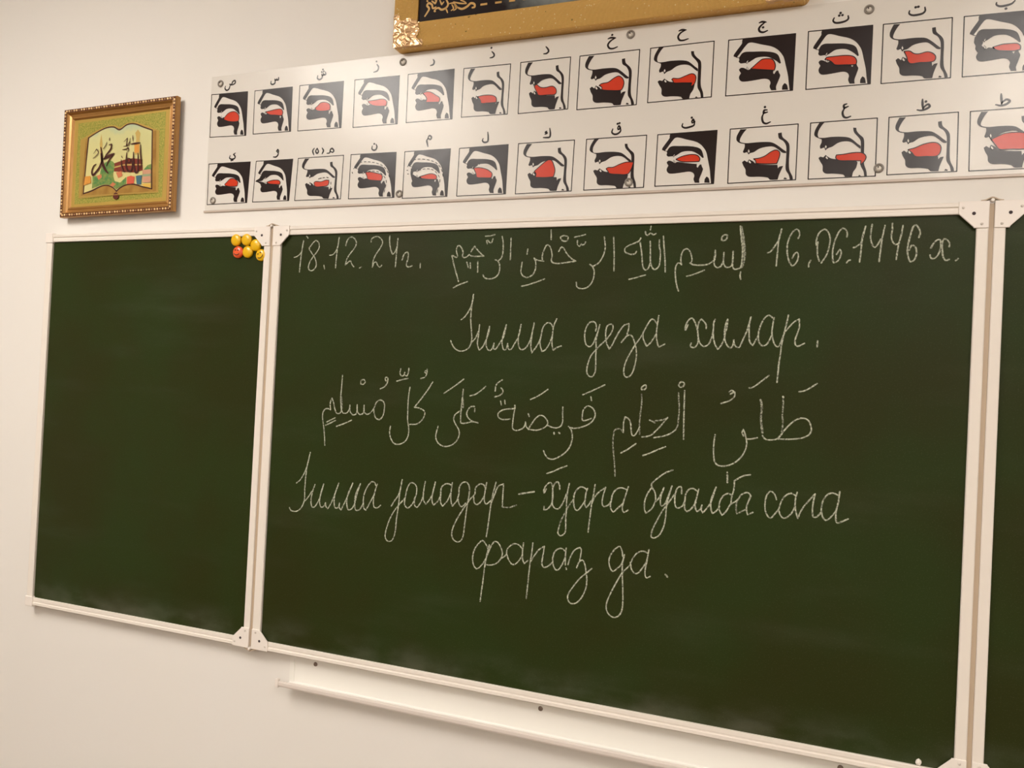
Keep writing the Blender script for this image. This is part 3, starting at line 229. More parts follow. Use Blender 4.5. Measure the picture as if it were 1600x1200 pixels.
class MB:
    def __init__(s): s.v = []; s.f = []; s.mi = []
    def add(s, v, f, mi=0):
        n = len(s.v); s.v += [tuple(q) for q in v]; s.f += [tuple(i + n for i in q) for q in f]; s.mi += [mi] * len(f)
        return s
    def box(s, x0, x1, y0, y1, z0, z1, mi=0):
        v = [(x0,y0,z0),(x1,y0,z0),(x1,y1,z0),(x0,y1,z0),(x0,y0,z1),(x1,y0,z1),(x1,y1,z1),(x0,y1,z1)]
        f = [(0,3,2,1),(4,5,6,7),(0,1,5,4),(1,2,6,5),(2,3,7,6),(3,0,4,7)]
        return s.add(v, f, mi)
    def prism(s, poly, y0, y1, mi=0):
        """poly = [(x, z)] counter-clockwise seen from the room (-y); front at y0"""
        n = len(poly)
        v = [(x, y0, z) for x, z in poly] + [(x, y1, z) for x, z in poly]
        f = [tuple(range(n)), tuple(range(2*n-1, n-1, -1))]
        for i in range(n):
            j = (i+1) % n; f.append((i, i+n, j+n, j))
        return s.add(v, f, mi)
    def face(s, poly, y, mi=0):
        return s.add([(x, y, z) for x, z in poly], [tuple(range(len(poly)))], mi)
    def lathe(s, cx, cz, prof, seg=24, mi=0):
        """prof = [(radius, y)] from the rim to the top, axis along y"""
        v = []; f = []
        for r, y in prof:
            for k in range(seg):
                a = 2*math.pi*k/seg; v.append((cx + r*math.cos(a), y, cz + r*math.sin(a)))
        for i in range(len(prof)-1):
            for k in range(seg):
                j = (k+1) % seg
                f.append((i*seg+k, i*seg+j, (i+1)*seg+j, (i+1)*seg+k))
        f.append(tuple((len(prof)-1)*seg + k for k in range(seg)))
        return s.add(v, f, mi)
    def ribbon(s, pts, w, y, h=0.0, mi=0, taper=0.0, jitter=0.0, rnd=None):
        """a stroke of width w along pts [(x, z)], lying on plane y, its spine raised by h"""
        n = len(pts)
        if n < 2: return s
        v = []; f = []
        for i, (x, z) in enumerate(pts):
            a = pts[max(0, i-1)]; b = pts[min(n-1, i+1)]
            dx, dz = b[0]-a[0], b[1]-a[1]; l = math.hypot(dx, dz) or 1e-9
            nx, nz = -dz/l, dx/l
            t = i/(n-1); k = 1.0
            if taper: k = 1 - taper*abs(2*t-1)**2
            if jitter: k *= 1 + jitter*(rnd.random()-0.5)
            r = w*0.5*k
            v += [(x+nx*r, y, z+nz*r), (x, y-h, z), (x-nx*r, y, z-nz*r)]
        for i in range(n-1):
            a = 3*i
            f += [(a+3, a, a+1, a+4), (a+4, a+1, a+2, a+5)]
        # rounded ends
        for e in (0, n-1):
            a = pts[1] if e == 0 else pts[n-2]; c = pts[e]
            dx, dz = c[0]-a[0], c[1]-a[1]; l = math.hypot(dx, dz) or 1e-9
            ang = math.atan2(dz, dx); r = w*0.5*(1-taper)
            base = len(v); v.append((c[0], y-h, c[1]))
            for k in range(7):
                th = ang - math.pi/2 + math.pi*k/6
                v.append((c[0]+r*math.cos(th), y, c[1]+r*math.sin(th)))
            for k in range(6): f.append((base, base+1+k, base+2+k))
        return s.add(v, f, mi)
    def build(s, name, mats, parent=None, **kw):
        return obj(name, s.v, s.f, mats, parent, mi=s.mi if isinstance(mats, (list, tuple)) else None, **kw)

def spline(pts, step, closed=False, sharp=None):
    """centripetal-like smooth curve through pts; vertices turning by more than `sharp` degrees stay corners"""
    n = len(pts); res = []
    if n == 2 and not closed:
        l = math.dist(pts[0], pts[1]); k = max(1, int(l/step))
        return [(pts[0][0]+(pts[1][0]-pts[0][0])*i/k, pts[0][1]+(pts[1][1]-pts[0][1])*i/k) for i in range(k+1)]
    def corner(i):
        if sharp is None: return False
        a, b, c = pts[(i-1) % n], pts[i % n], pts[(i+1) % n]
        if not closed and (i == 0 or i == n-1): return False
        v1 = (b[0]-a[0], b[1]-a[1]); v2 = (c[0]-b[0], c[1]-b[1])
        d = (v1[0]*v2[0]+v1[1]*v2[1])/((math.hypot(*v1)*math.hypot(*v2)) or 1e-9)
        return math.degrees(math.acos(max(-1, min(1, d)))) > sharp
    segs = n if closed else n-1
    for i in range(segs):
        p1, p2 = pts[i], pts[(i+1) % n]
        p0 = pts[(i-1) % n] if (closed or i > 0) else p1
        p3 = pts[(i+2) % n] if (closed or i < n-2) else p2
        l = math.dist(p1, p2) or 1e-9
        def tan(a, b, c, iscorner):
            if iscorner: return (0.0, 0.0)
            d0 = math.dist(a, b); d1 = math.dist(b, c); s = (d0+d1) or 1e-9
            return ((c[0]-a[0])/s*l, (c[1]-a[1])/s*l)
        t1 = tan(p0, p1, p2, corner(i)); t2 = tan(p1, p2, p3, corner(i+1))
        k = max(1, int(l/step+0.5))
        for j in range(k):
            t = j/k; t2_ = t*t; t3 = t2_*t
            a = 2*t3-3*t2_+1; b = t3-2*t2_+t; c = -2*t3+3*t2_; d = t3-t2_
            res.append((a*p1[0]+b*t1[0]+c*p2[0]+d*t2[0], a*p1[1]+b*t1[1]+c*p2[1]+d*t2[1]))
    if not closed: res.append(pts[-1])
    return res

def W(p): return (p[0]*1e-4, p[1]*1e-4 + ZB)       # traced tenths of mm -> world x, z

# ---------------------------------------------------------------- materials
M_WALL = mat('wall_paint', rgb(234, 230, 224), rough=0.75, spec=0.3, bump=(140, 0.08, 0.0006))
M_WALL2 = mat('side_wall_paint', rgb(212, 204, 192), rough=0.8)
M_CEIL = mat('ceiling_paint', rgb(238, 234, 228), rough=0.9)
M_FLOOR = mat('floor_linoleum', rgb(112, 92, 74), rough=0.5, vary=(6, rgb(98, 80, 64), 4))
M_RAIL = mat('white_painted_rail', rgb(236, 228, 218), rough=0.38, spec=0.45)
M_PLASTIC = mat('white_plastic', rgb(240, 232, 224), rough=0.42)
M_SCREW = mat('screw_steel', rgb(216, 207, 197), rough=0.4)
M_HOLE = mat('screw_hole', rgb(58, 44, 44), rough=0.7)
M_HINGE = mat('hinge_beige', rgb(190, 170, 146), rough=0.55)
M_TRAY = mat('tray_cream', rgb(238, 235, 228), rough=0.4)
M_LIP = mat('tray_lip_grey', rgb(222, 212, 204), rough=0.4)
M_INK = mat('print_black', rgb(30, 15, 14), rough=0.6, spec=0.0, coat=0.80, coat_rough=0.27, bump=(4, 0.35, 0.012))
M_RED = mat('print_red', rgb(206, 56, 24), rough=0.6, spec=0.0, coat=0.80, coat_rough=0.27, bump=(4, 0.35, 0.012))
M_PAPER = mat('print_paper', rgb(224, 219, 211), rough=0.6, spec=0.0, coat=0.80, coat_rough=0.27, bump=(4, 0.35, 0.012))
M_EDGE = mat('sheet_edge', rgb(150, 136, 122), rough=0.4)

def board_material():
    m = bpy.data.materials.new('chalkboard_green'); m.use_nodes = True
    nt = m.node_tree; N = nt.nodes; L = nt.links; b = N['Principled BSDF']
    tc = N.new('ShaderNodeTexCoord')
    def noise_(scale, detail, sx=1, sz=1):
        mp = N.new('ShaderNodeMapping'); mp.inputs['Scale'].default_value = (sx, 1, sz)
        L.new(tc.outputs['Object'], mp.inputs['Vector'])
        n = N.new('ShaderNodeTexNoise'); n.inputs['Scale'].default_value = scale; n.inputs['Detail'].default_value = detail
        L.new(mp.outputs[0], n.inputs['Vector']); return n.outputs['Fac']
    def math_(op, a, b_):
        q = N.new('ShaderNodeMath'); q.operation = op
        for i, x in enumerate((a, b_)):
            if isinstance(x, (int, float)): q.inputs[i].default_value = x
            else: L.new(x, q.inputs[i])
        return q.outputs[0]
    def mix(fac, a, c):
        q = N.new('ShaderNodeMix'); q.data_type = 'RGBA'
        if isinstance(fac, (int, float)): q.inputs[0].default_value = fac
        else: L.new(fac, q.inputs[0])
        for i, x in ((6, a), (7, c)):
            if isinstance(x, tuple): q.inputs[i].default_value = x
            else: L.new(x, q.inputs[i])
        return q.outputs[2]
    def ramp(x, lo, hi):
        q = N.new('ShaderNodeMapRange'); q.interpolation_type = 'SMOOTHSTEP'
        q.inputs[1].default_value = lo; q.inputs[2].default_value = hi
        L.new(x, q.inputs[0]); return q.outputs[0]
    green = mix(ramp(noise_(4, 3), 0.3, 0.7), BOARD_A, BOARD_B)
    # wiping smears: faint long streaks of old chalk
    streak = math_('MULTIPLY', ramp(noise_(3.0, 5, 0.8, 4.0), 0.5, 0.85), 0.05)
    c = mix(streak, green, (0.30, 0.32, 0.24, 1))
    # chalk dust settled above the lower rail
    sep = N.new('ShaderNodeSeparateXYZ'); L.new(tc.outputs['Object'], sep.inputs[0])
    low = N.new('ShaderNodeMapRange'); low.interpolation_type = 'SMOOTHSTEP'
    low.inputs[1].default_value = 0.10; low.inputs[2].default_value = 0.0
    low.inputs[3].default_value = 0.0; low.inputs[4].default_value = 1.0
    L.new(sep.outputs[2], low.inputs[0])
    dust = math_('MULTIPLY', low.outputs[0], math_('MULTIPLY', ramp(noise_(14, 6, 0.6, 1.2), 0.35, 0.8), 0.16))
    c = mix(dust, c, (0.42, 0.41, 0.34, 1))
    speck = math_('MULTIPLY', ramp(noise_(420, 2), 0.55, 0.8), 0.06)
    c = mix(speck, c, (0.35, 0.36, 0.28, 1))
    L.new(c, b.inputs['Base Color'])
    b.inputs['Roughness'].default_value = 0.42
    b.inputs['Specular IOR Level'].default_value = 0.12
    bp = N.new('ShaderNodeBump'); bp.inputs['Strength'].default_value = 0.15; bp.inputs['Distance'].default_value = 0.0006
    L.new(noise_(600, 2), bp.inputs['Height']); L.new(bp.outputs[0], b.inputs['Normal'])
    return m
BOARD_A = (0.023, 0.037, 0.0075, 1); BOARD_B = (0.025, 0.029, 0.0055, 1)
M_BOARD = board_material()

def chalk_material(name, lo, hi):
    m = bpy.data.materials.new(name); m.use_nodes = True
    nt = m.node_tree; N = nt.nodes; L = nt.links; b = N['Principled BSDF']
    b.inputs['Base Color'].default_value = rgb(206, 208, 186); b.inputs['Roughness'].default_value = 0.95
    b.inputs['Specular IOR Level'].default_value = 0.1
    tc = N.new('ShaderNodeTexCoord'); n = N.new('ShaderNodeTexNoise')
    n.inputs['Scale'].default_value = 260; n.inputs['Detail'].default_value = 4
    L.new(tc.outputs['Object'], n.inputs['Vector'])
    r = N.new('ShaderNodeMapRange'); r.inputs[1].default_value = 0.36; r.inputs[2].default_value = 0.6
    r.inputs[3].default_value = lo; r.inputs[4].default_value = hi
    L.new(n.outputs['Fac'], r.inputs[0]); L.new(r.outputs[0], b.inputs['Alpha'])
    return m
M_CHALK = chalk_material('chalk', 0.28, 0.86)
M_CHALK_THIN = chalk_material('chalk_thin', 0.1, 0.55)

# ---------------------------------------------------------------- room
YW = 0.022
X0, X1, Y0, ZC = -3.2, 3.7, -6.4, 3.0
def struct(name, mb, m):
    o = mb.build(name, m, None); o['kind'] = 'structure'; return o
struct('wall_front', MB().box(X0-.1, X1+.1, YW, YW+.1, 0, ZC), M_WALL)
struct('wall_left', MB().box(X0-.1, X0, Y0, YW, 0, ZC), M_WALL2)
struct('wall_right', MB().box(X1, X1+.1, Y0, YW, 0, ZC), M_WALL2)
struct('wall_back', MB().box(X0-.1, X1+.1, Y0-.1, Y0, 0, ZC), M_WALL2)
struct('floor', MB().box(X0-.1, X1+.1, Y0-.1, YW+.1, -.1, 0), M_FLOOR)
struct('ceiling', MB().box(X0-.1, X1+.1, Y0-.1, YW+.1, ZC, ZC+.1), M_CEIL)

def emission(name, strength, tint):
    m = bpy.data.materials.new(name); m.use_nodes = True
    nt = m.node_tree; nt.nodes.clear()
    e = nt.nodes.new('ShaderNodeEmission'); e.inputs[0].default_value = (*tint, 1); e.inputs[1].default_value = strength
    o = nt.nodes.new('ShaderNodeOutputMaterial'); nt.links.new(e.outputs[0], o.inputs[0])
    return m
def ceiling_lamp(x, y, strength, label):
    t = thing('ceiling_lamp', label, 'lamp', (x, y, ZC), 'ceiling lamps')
    b = MB().box(x-.31, x+.31, y-.62, y+.62, ZC-.045, ZC)
    b.build('housing', M_PLASTIC, t)
    d = MB().box(x-.295, x+.295, y-.605, y+.605, ZC-.06, ZC-.046)
    d.build('diffuser', emission('lamp_glow', strength, LAMP_TINT), t)
ceiling_lamp(-0.72, -1.75, LAMP_STRENGTH*0.95, 'bright ceiling lamp nearest the wing with the magnets')
ceiling_lamp(2.05, -2.25, LAMP_STRENGTH*0.85, 'ceiling lamp nearest the far end of the letter chart')
ceiling_lamp(-0.80, -4.60, LAMP_STRENGTH*0.60, 'added ceiling fill lamp at the back on the side of the small picture')  # unseen back-row lamp, added to raise the ambient light
ceiling_lamp(2.05, -4.60, LAMP_STRENGTH*1.3, 'added ceiling fill lamp at the back on the side of the blank far wing')  # also added out of view as ambient fill, stronger on this side

# ---------------------------------------------------------------- chalkboard
board = thing('chalkboard', 'three-part green chalkboard with white rails and handwritten chalk lines', 'chalkboard', (0.75, 0.0, ZB-.02))
ZT = 0.963
def rail_profile(inner, outer):
    """points (across, y) from the inner edge to the outer edge"""
    d = outer - inner
    return [(inner, 0.0), (inner, -.0045), (inner+d*.06, -.0052), (inner+d*.38, -.0052), (inner+d*.46, -.0044), (inner+d*.56, -.0044),
            (inner+d*.64, -.0066), (inner+d*.92, -.0066), (outer, -.0050), (outer, .016), (inner, .016)]
def flat_profile(inner, outer):
    d = outer - inner
    return [(inner, 0.0), (inner, -.0052), (inner+d*.08, -.0064), (inner+d*.92, -.0064), (outer, -.0054), (outer, .016), (inner, .016)]
def make_rail(parent, axis, inner, outer, a, b):
    prof = rail_profile(inner, outer) if axis == 'x' else flat_profile(inner, outer); n = len(prof); v = []
    for t in (a, b):
        for c, y in prof:
            v.append((t, y, c) if axis == 'x' else (c, y, t))
    f = [tuple(range(n)), tuple(range(2*n-1, n-1, -1))]
    for i in range(n):
        j = (i+1) % n; f.append((i, i+n, j+n, j))
    o = obj('frame_rail', v, f, M_RAIL, parent)
    me = o.data; bm = bmesh.new(); bm.from_mesh(me); bmesh.ops.recalc_face_normals(bm, faces=bm.faces); bm.to_mesh(me); bm.free()
    return o
def bracket(parent, cx, cz, sx, sz, hole_dark=True):
    """white corner plate; (cx, cz) outer corner, extends by sx, sz inward"""
    a = .047; r = .0235
    loc = [(0,0), (a,0), (a,r*.92), (a-.002,r), (r,a-.002), (r*.98,a), (0,a)]
    pts = [(cx+sx*x, cz+sz*z) for x, z in loc]
    if sx*sz < 0: pts = pts[::-1]
    mb = MB().prism(pts, -.0085, -.0048)
    o = mb.build('corner_bracket', M_PLASTIC, parent, bevel=.0012)
    for (x, z, dark, rr) in ((.040, .011, 0, .0024), (.011, .040, 0, .0024), (.0235, .0215, 1, .0030)):
        s = MB()
        if dark:
            s.lathe(cx+sx*x, cz+sz*z, [(rr, -.0085), (rr, -.0089)], 16)
            s.build('screw_hole', M_HOLE, parent)
        else:
            s.lathe(cx+sx*x, cz+sz*z, [(rr, -.0085), (rr*.95, -.0093), (rr*.5, -.0099)], 16)
            s.build('rivet', M_SCREW, parent, smooth=True)
def cap(parent, cx, cz):
    w = .0135
    MB().box(cx-w, cx+w, -.0085, .0175, cz-w, cz+w).build('corner_cap', M_PLASTIC, parent, bevel=.002)

def panel(xa, xb, left_open, right_open):
    """green surface between inner edges xa..xb with rails around it"""
    s = MB().box(xa-.004, xb+.004, 0.0, .014, ZB-.004, ZB+ZT+.004)
    p = s.build('board_panel', M_BOARD, board)
    # own origin at its lower edge for the dust
    return p
def finish_panel(p, xa, xb, oxa, oxb):
    zb, zt = ZB-.0205, ZB+ZT+.0205
    make_rail(p, 'x', ZB+ZT, zt, oxa, oxb)
    make_rail(p, 'x', ZB, zb, oxa, oxb)
    make_rail(p, 'z', xa, oxa, zb+.0205, zt-.0205)
    make_rail(p, 'z', xb, oxb, zb+.0205, zt-.0205)
    return zb, zt
centre = panel(.0262, 1.4776, 0, 0); centre['label'] = 'main writing panel covered with chalk handwriting'
left = panel(-.7223, -.0216, 0, 0)
left['label'] = 'blank folding wing with the magnets in its upper corner'
right = panel(1.5216, 2.2223, 0, 0); right['label'] = 'blank folding wing at the far end of the letter chart'
G = .0040
zb, zt = finish_panel(centre, .0262, 1.4776, G, 1.5-G)
finish_panel(left, -.7223, -.0216, -.7430, -G)
finish_panel(right, 1.5216, 2.2223, 1.5+G, 2.2430)
for (cx, sx, p) in ((G, 1, centre), (1.5-G, -1, centre), (-G, -1, left), (1.5+G, 1, right)):
    bracket(p, cx, zt+.001, sx, -1); bracket(p, cx, zb-.001, sx, 1)
for (cx, p) in ((-.7325, left), (2.2325, right)):
    cap(p, cx, zt-.010); cap(p, cx, zb+.010)
for hx in (0.0, 1.5):
    MB().box(hx-G+.0002, hx+G-.0002, -.0035, .012, zb+.004, zt-.003).build('hinge_strip', M_HINGE, board)
    for z, s in ((zt+.001, 1), (zb-.001, -1)):
        # folded sheet-metal hinge tip: an arched strip bridging both panels
        pts = []
        for k in range(-6, 7):
            u = k/6.0
            pts.append((hx+u*.017, z + s*(.0015 + .0055*math.exp(-(u*2.0)**2))))
        top = pts; bot = [(x, zz - s*.0022) for x, zz in pts]
        poly = bot + top[::-1] if s > 0 else top + bot[::-1]
        MB().prism(poly, -.0075, .010).build('hinge_tip', M_HINGE, board)
        MB().lathe(hx, z+s*.0005, [(.0032, -.0030), (.0032, -.0100), (.0024, -.0112)], 14).build('hinge_pin', M_PLASTIC, board)

# chalk handwriting: one part per written word
rnd = random.Random(4)
CW = .0027
for kind, strokes in CHALK:
    nm = {'date': 'chalk_date', 'arabic': 'chalk_arabic_word', 'word': 'chalk_word', 'mark': 'chalk_vowel_mark'}[kind]
    mb = MB()
    for w, a, pts in strokes:
        P = [W((pts[i], pts[i+1])) for i in range(0, len(pts), 2)]
        cur = spline(P, .0030, sharp=100)
        mb.ribbon(cur, CW*w, -.00015, .00035, mi=0 if a > .9 else 1, jitter=.35, rnd=rnd)
        if kind == 'mark':
            mb.build(nm, [M_CHALK, M_CHALK_THIN], centre); mb = MB()
    if mb.v: mb.build(nm, [M_CHALK, M_CHALK_THIN], centre)

# ---------------------------------------------------------------- magnets
M_YEL = mat('magnet_yellow', rgb(236, 186, 8), rough=0.28, spec=0.6)
M_ORG = mat('magnet_orange', rgb(238, 92, 44), rough=0.28, spec=0.6)
M_FACE = mat('magnet_print', rgb(70, 34, 12), rough=0.4)
mag = [('plain yellow round magnet, left one touching the top rail', 0, None), ('plain yellow round magnet, right one touching the top rail', 0, None),
       ('plain yellow round magnet beside the white corner bracket', 0, None), ('orange-red round magnet with a printed smiling face', 1, 0.0),
       ('plain yellow round magnet beside the orange smiling one', 0, None), ('yellow round magnet with a tilted smiling face', 0, 0.5)]
for (px, pz), (lab, c, face) in zip(MAGNETS, mag):
    x, z = W((px, pz)); r = .0146
    t = thing('round_magnet', lab, 'magnet', (x, 0, z), 'magnets in the corner of the wing')
    prof = [(r*.96, -.0004), (r, -.0012), (r, -.0040), (r*.96, -.0056), (r*.86, -.0070), (r*.68, -.0082), (r*.45, -.0090), (r*.22, -.0094)]
    MB().lathe(x, z, prof, 32).build('cap', M_ORG if c else M_YEL, t, smooth=True)
    if face is not None:
        ca, sa = math.cos(face), math.sin(face)
        def R_(u, v): return (x+(u*ca-v*sa)*r, z+(u*sa+v*ca)*r)
        def yy(u, v):
            d = min(1, math.hypot(u, v)); return -.0097 + .0030*d*d
        mb = MB()
        sm = [(-.5+k*.1, -.12-.38*math.sqrt(max(0, 1-((-.5+k*.1)/.55)**2))) for k in range(11)]
        cur = [R_(*q) for q in sm]
        mb.ribbon(cur, .0020, -.0092, .0004)
        mb.build('printed_smile', M_FACE, t)
        for ex in (-.27, .27):
            cx, cz = R_(ex, .28)
            MB().lathe(cx, cz, [(.0017, -.0080), (.0017, -.0095), (.0010, -.0099)], 12).build('printed_eye', M_FACE, t)

# ---------------------------------------------------------------- chalk tray
ZTR = ZB - .0915
tray = thing('chalk_tray', 'long cream metal chalk tray mounted under the chalkboard', 'tray', (0.75, YW, ZTR))
xa, xb = .099, 1.401
v = []
prof = [(YW, .0690), (YW-.0025, .0690), (YW-.0025, .0030), (YW-.0045, .0012), (-.0125, .0012), (-.0125, .0), (YW, .0)]
MB().add([(x, y, ZTR+z) for x in (xa, xb) for y, z in prof],
         [tuple(range(7)), tuple(range(13, 6, -1))] + [(i, (i+1) % 7, (i+1) % 7+7, i+7) for i in range(7)]).build('trough', M_TRAY, tray)
lp = [(-.0120, .0), (-.0150, .0008), (-.0162, .0040), (-.0162, .0100), (-.0150, .0130), (-.0130, .0138), (-.0118, .0130), (-.0120, .0015)]
n = len(lp)
MB().add([(x, y, ZTR-.002+z) for x in (xa-.006, xb+.006) for y, z in lp],
         [tuple(range(n)), tuple(range(2*n-1, n-1, -1))] + [(i, (i+1) % n, (i+1) % n+n, i+n) for i in range(n)]).build('lip', M_LIP, tray)
for xe, sg in ((xa-.006, -1), (xb+.006, 1)):
    x_0, x_1 = sorted((xe, xe+sg*.009))
    MB().box(x_0, x_1, -.0175, -.0095, ZTR-.004, ZTR+.0165).build('end_cap', M_PLASTIC, tray, bevel=.0015)
MB().box(xa-.001, xa+.012, YW-.004, YW-.0026, ZTR+.003, ZTR+.069).build('end_fold', M_TRAY, tray)
for sx_ in (.168, .722, 1.30):
    s = MB().lathe(sx_, ZTR+.0525, [(.0052, YW-.0026), (.0046, YW-.0042), (.0030, YW-.0052)], 16)
    s.build('screw', mat('tray_screw', rgb(128, 112, 100), rough=0.35, metal=0.3), tray, smooth=True)

# a crumb of chalk left on the lower rail
cr = MB(); cx, cz = 1.4235, ZB+.0065
bm = bmesh.new(); bmesh.ops.create_icosphere(bm, subdivisions=2, radius=1)
rc = random.Random(9)
vv = [(cx + q.co.x*.0048*(1+rc.uniform(-.15, .15)), -.0035 + q.co.y*.0034, cz + q.co.z*.0062*(1+rc.uniform(-.15, .15))) for q in bm.verts]
ff = [tuple(w.index for w in q.verts) for q in bm.faces]; bm.free()
o = obj('chalk_crumb', vv, ff, mat('chalk_solid', rgb(238, 232, 222), rough=0.9), None, origin=(cx, -.0035, cz))
tag(o, 'small white crumb of chalk on the lower rail of the main panel', 'chalk')

# ---------------------------------------------------------------- letter chart
PY = .0195
chart = thing('letter_chart', 'long laminated chart of mouth diagrams with Arabic letters in two rows', 'chart', (.70, YW, ZB+1.036))
cx0, cx1, cz0, cz1 = -.2300, 1.5920, ZB+1.0362, ZB+1.3755
def sheet():
    mb = MB(); nx, nz = 180, 6
    f = []; v = []
    for j in range(nz+1):
        for i in range(nx+1):
            x = cx0+(cx1-cx0)*i/nx; z = cz0+(cz1-cz0)*j/nz
            v.append((x, PY, z))
    for j in range(nz):
        for i in range(nx):
            a = j*(nx+1)+i; f.append((a, a+1, a+nx+2, a+nx+1))
    mb.add(v, f, 0)
    mb.add([(cx0,PY,cz0),(cx1,PY,cz0),(cx1,YW-.0003,cz0),(cx0,YW-.0003,cz0)], [(3,2,1,0)], 1)
    mb.add([(cx0,PY,cz1),(cx1,PY,cz1),(cx1,YW-.0003,cz1),(cx0,YW-.0003,cz1)], [(0,1,2,3)], 1)
    mb.add([(cx0,PY,cz0),(cx0,YW-.0003,cz0),(cx0,YW-.0003,cz1),(cx0,PY,cz1)], [(3,2,1,0)], 1)
    mb.add([(cx1,PY,cz0),(cx1,YW-.0003,cz0),(cx1,YW-.0003,cz1),(cx1,PY,cz1)], [(0,1,2,3)], 1)
    return mb.build('laminated_sheet', [M_PAPER, M_EDGE], chart)
sheet()
MB().box(cx0-.003, cx1+.003, PY-.0014, YW-.0004, cz0-.0050, cz0-.0004).build('lower_edge_strip', mat('edge_strip', rgb(196, 180, 166), rough=0.35), chart, bevel=.0006)

def hmap(c):
    """bilinear map from the unit square (u right, v down, thousandths) to the chart"""
    tl, tr, br, bl = [W(q) for q in c]
    def f(p):
        u, v = p[0]/1000., p[1]/1000.
        return tuple((1-u)*(1-v)*tl[k]+u*(1-v)*tr[k]+u*v*br[k]+(1-u)*v*bl[k] for k in (0, 1))
    return f
def ccw(poly):
    a = sum(poly[i][0]*poly[(i+1) % len(poly)][1]-poly[(i+1) % len(poly)][0]*poly[i][1] for i in range(len(poly)))
    return poly if a > 0 else poly[::-1]
def blob(poly, step=.0022, sharp=55): return ccw(spline(poly, step, closed=True, sharp=sharp))
I1, I2, I3, I4 = PY-.00025, PY-.00045, PY-.00065, PY-.00085
for d in DIAGRAMS:
    f = hmap(d['c']); T_ = {'A': TA, 'D': TA, 'B': TB, 'C': TC}[d['kind']]
    # border of the drawing
    mb = MB(); q = [f(p) for p in ((0,0), (1000,0), (1000,1000), (0,1000))]
    for i in range(4):
        mb.ribbon([q[i], q[(i+1) % 4]], .0019, I1)
    part = mb.build('diagram_border', M_INK, chart)
    if 'head' in T_:
        MB().face(blob([f(p) for p in T_['head']], sharp=60), I1-.00008).build('printed_head', M_INK, part)
    if 'throat' in T_:
        MB().face(blob([f(p) for p in T_['throat']]), I1).build('printed_throat', M_INK, part)
    mb = MB().face(blob([f(p) for p in T_['palate']]), I2)
    mb.build('printed_palate', M_INK, part)
    mb = MB().face(blob([f(p) for p in T_['jaw']]), I2)
    mb.build('printed_jaw', M_INK, part)
    MB().face(blob([f(p) for p in T_['windpipe']]), I1).build('printed_windpipe', M_INK, part)
    tg = blob([f(p) for p in d['tongue']], sharp=70)
    mb = MB().face(tg, I3, 0)
    mb.ribbon(tg+[tg[0], tg[1]], .0017, I4, mi=1)
    mb.build('printed_tongue', [M_RED, M_INK], part)
    for th in T_['teeth']:
        pl = ccw([f(p) for p in th])
        mb = MB().face(pl, I4-.0002, 0); mb.ribbon(pl+[pl[0]], .0009, I4-.00025, mi=1)
        mb.build('printed_tooth', [M_PAPER, M_INK], part)
    if d['kind'] == 'D':
        # broken line of breath through the nose and over the tongue
        for path in ([(80,330),(170,210),(330,180),(560,215),(740,300),(850,450),(890,600)], [(330,420),(480,395),(640,420),(760,520),(820,640),(800,800),(770,960)]):
            cur = spline([f(p) for p in path], .0028)
            for k in range(0, len(cur)-2, 4):
                MB().ribbon(cur[k:k+3], .0015, I4-.0003).build('printed_breath_dash', M_INK, part)
    for nm, pl in d['extra']:
        m_ = M_PAPER if nm == 'gum_tick' else M_INK
        MB().face(blob([W(p) for p in pl], .0015), I4-.0004 if nm == 'gum_tick' else I2-.0001).build('printed_'+nm, m_, part)
    for pl in d['dash']:
        MB().ribbon([W(p) for p in pl], .0017, I4-.0003).build('printed_breath_dash', M_INK, part)
    mb = MB()
    for st in d['strokes']:
        cur = spline([W(p) for p in st], .0012, sharp=100)
        mb.ribbon(cur, .0041, I1, taper=.45)
    for p in d['dots']:
        x, z = W(p); mb.lathe(x, z, [(.0024, I1+.0001), (.0024, I1)], 10)
    mb.build('printed_letter', M_INK, part)

M_SCREWHEAD = mat('screw_head', rgb(214, 206, 194), rough=0.3)
M_WASH = mat('washer_plastic', rgb(132, 124, 114), rough=0.25, spec=0.6)
for p in WASHERS:
    x, z = W(p)
    ring = MB(); sg = 24; prof = [(.0088, PY-.0002), (.0088, PY-.0018), (.0074, PY-.0030), (.0058, PY-.0026), (.0050, PY-.0004)]
    vv = [(x+r*math.cos(2*math.pi*k/sg), y, z+r*math.sin(2*math.pi*k/sg)) for r, y in prof for k in range(sg)]
    ring.add(vv, [(i*sg+k, i*sg+(k+1) % sg, (i+1)*sg+(k+1) % sg, (i+1)*sg+k) for i in range(4) for k in range(sg)])
    w = ring.build('washer', M_WASH, chart, smooth=True)
    MB().lathe(x, z-.0004, [(.0046, PY-.0009), (.0044, PY-.0016), (.0030, PY-.0022)], 16).build('screw', M_SCREWHEAD, w, smooth=True)
    MB().lathe(x-.0012, z+.0020, [(.0014, PY-.0018), (.0014, PY-.0027)], 10).build('screw_slot', M_HOLE, w)

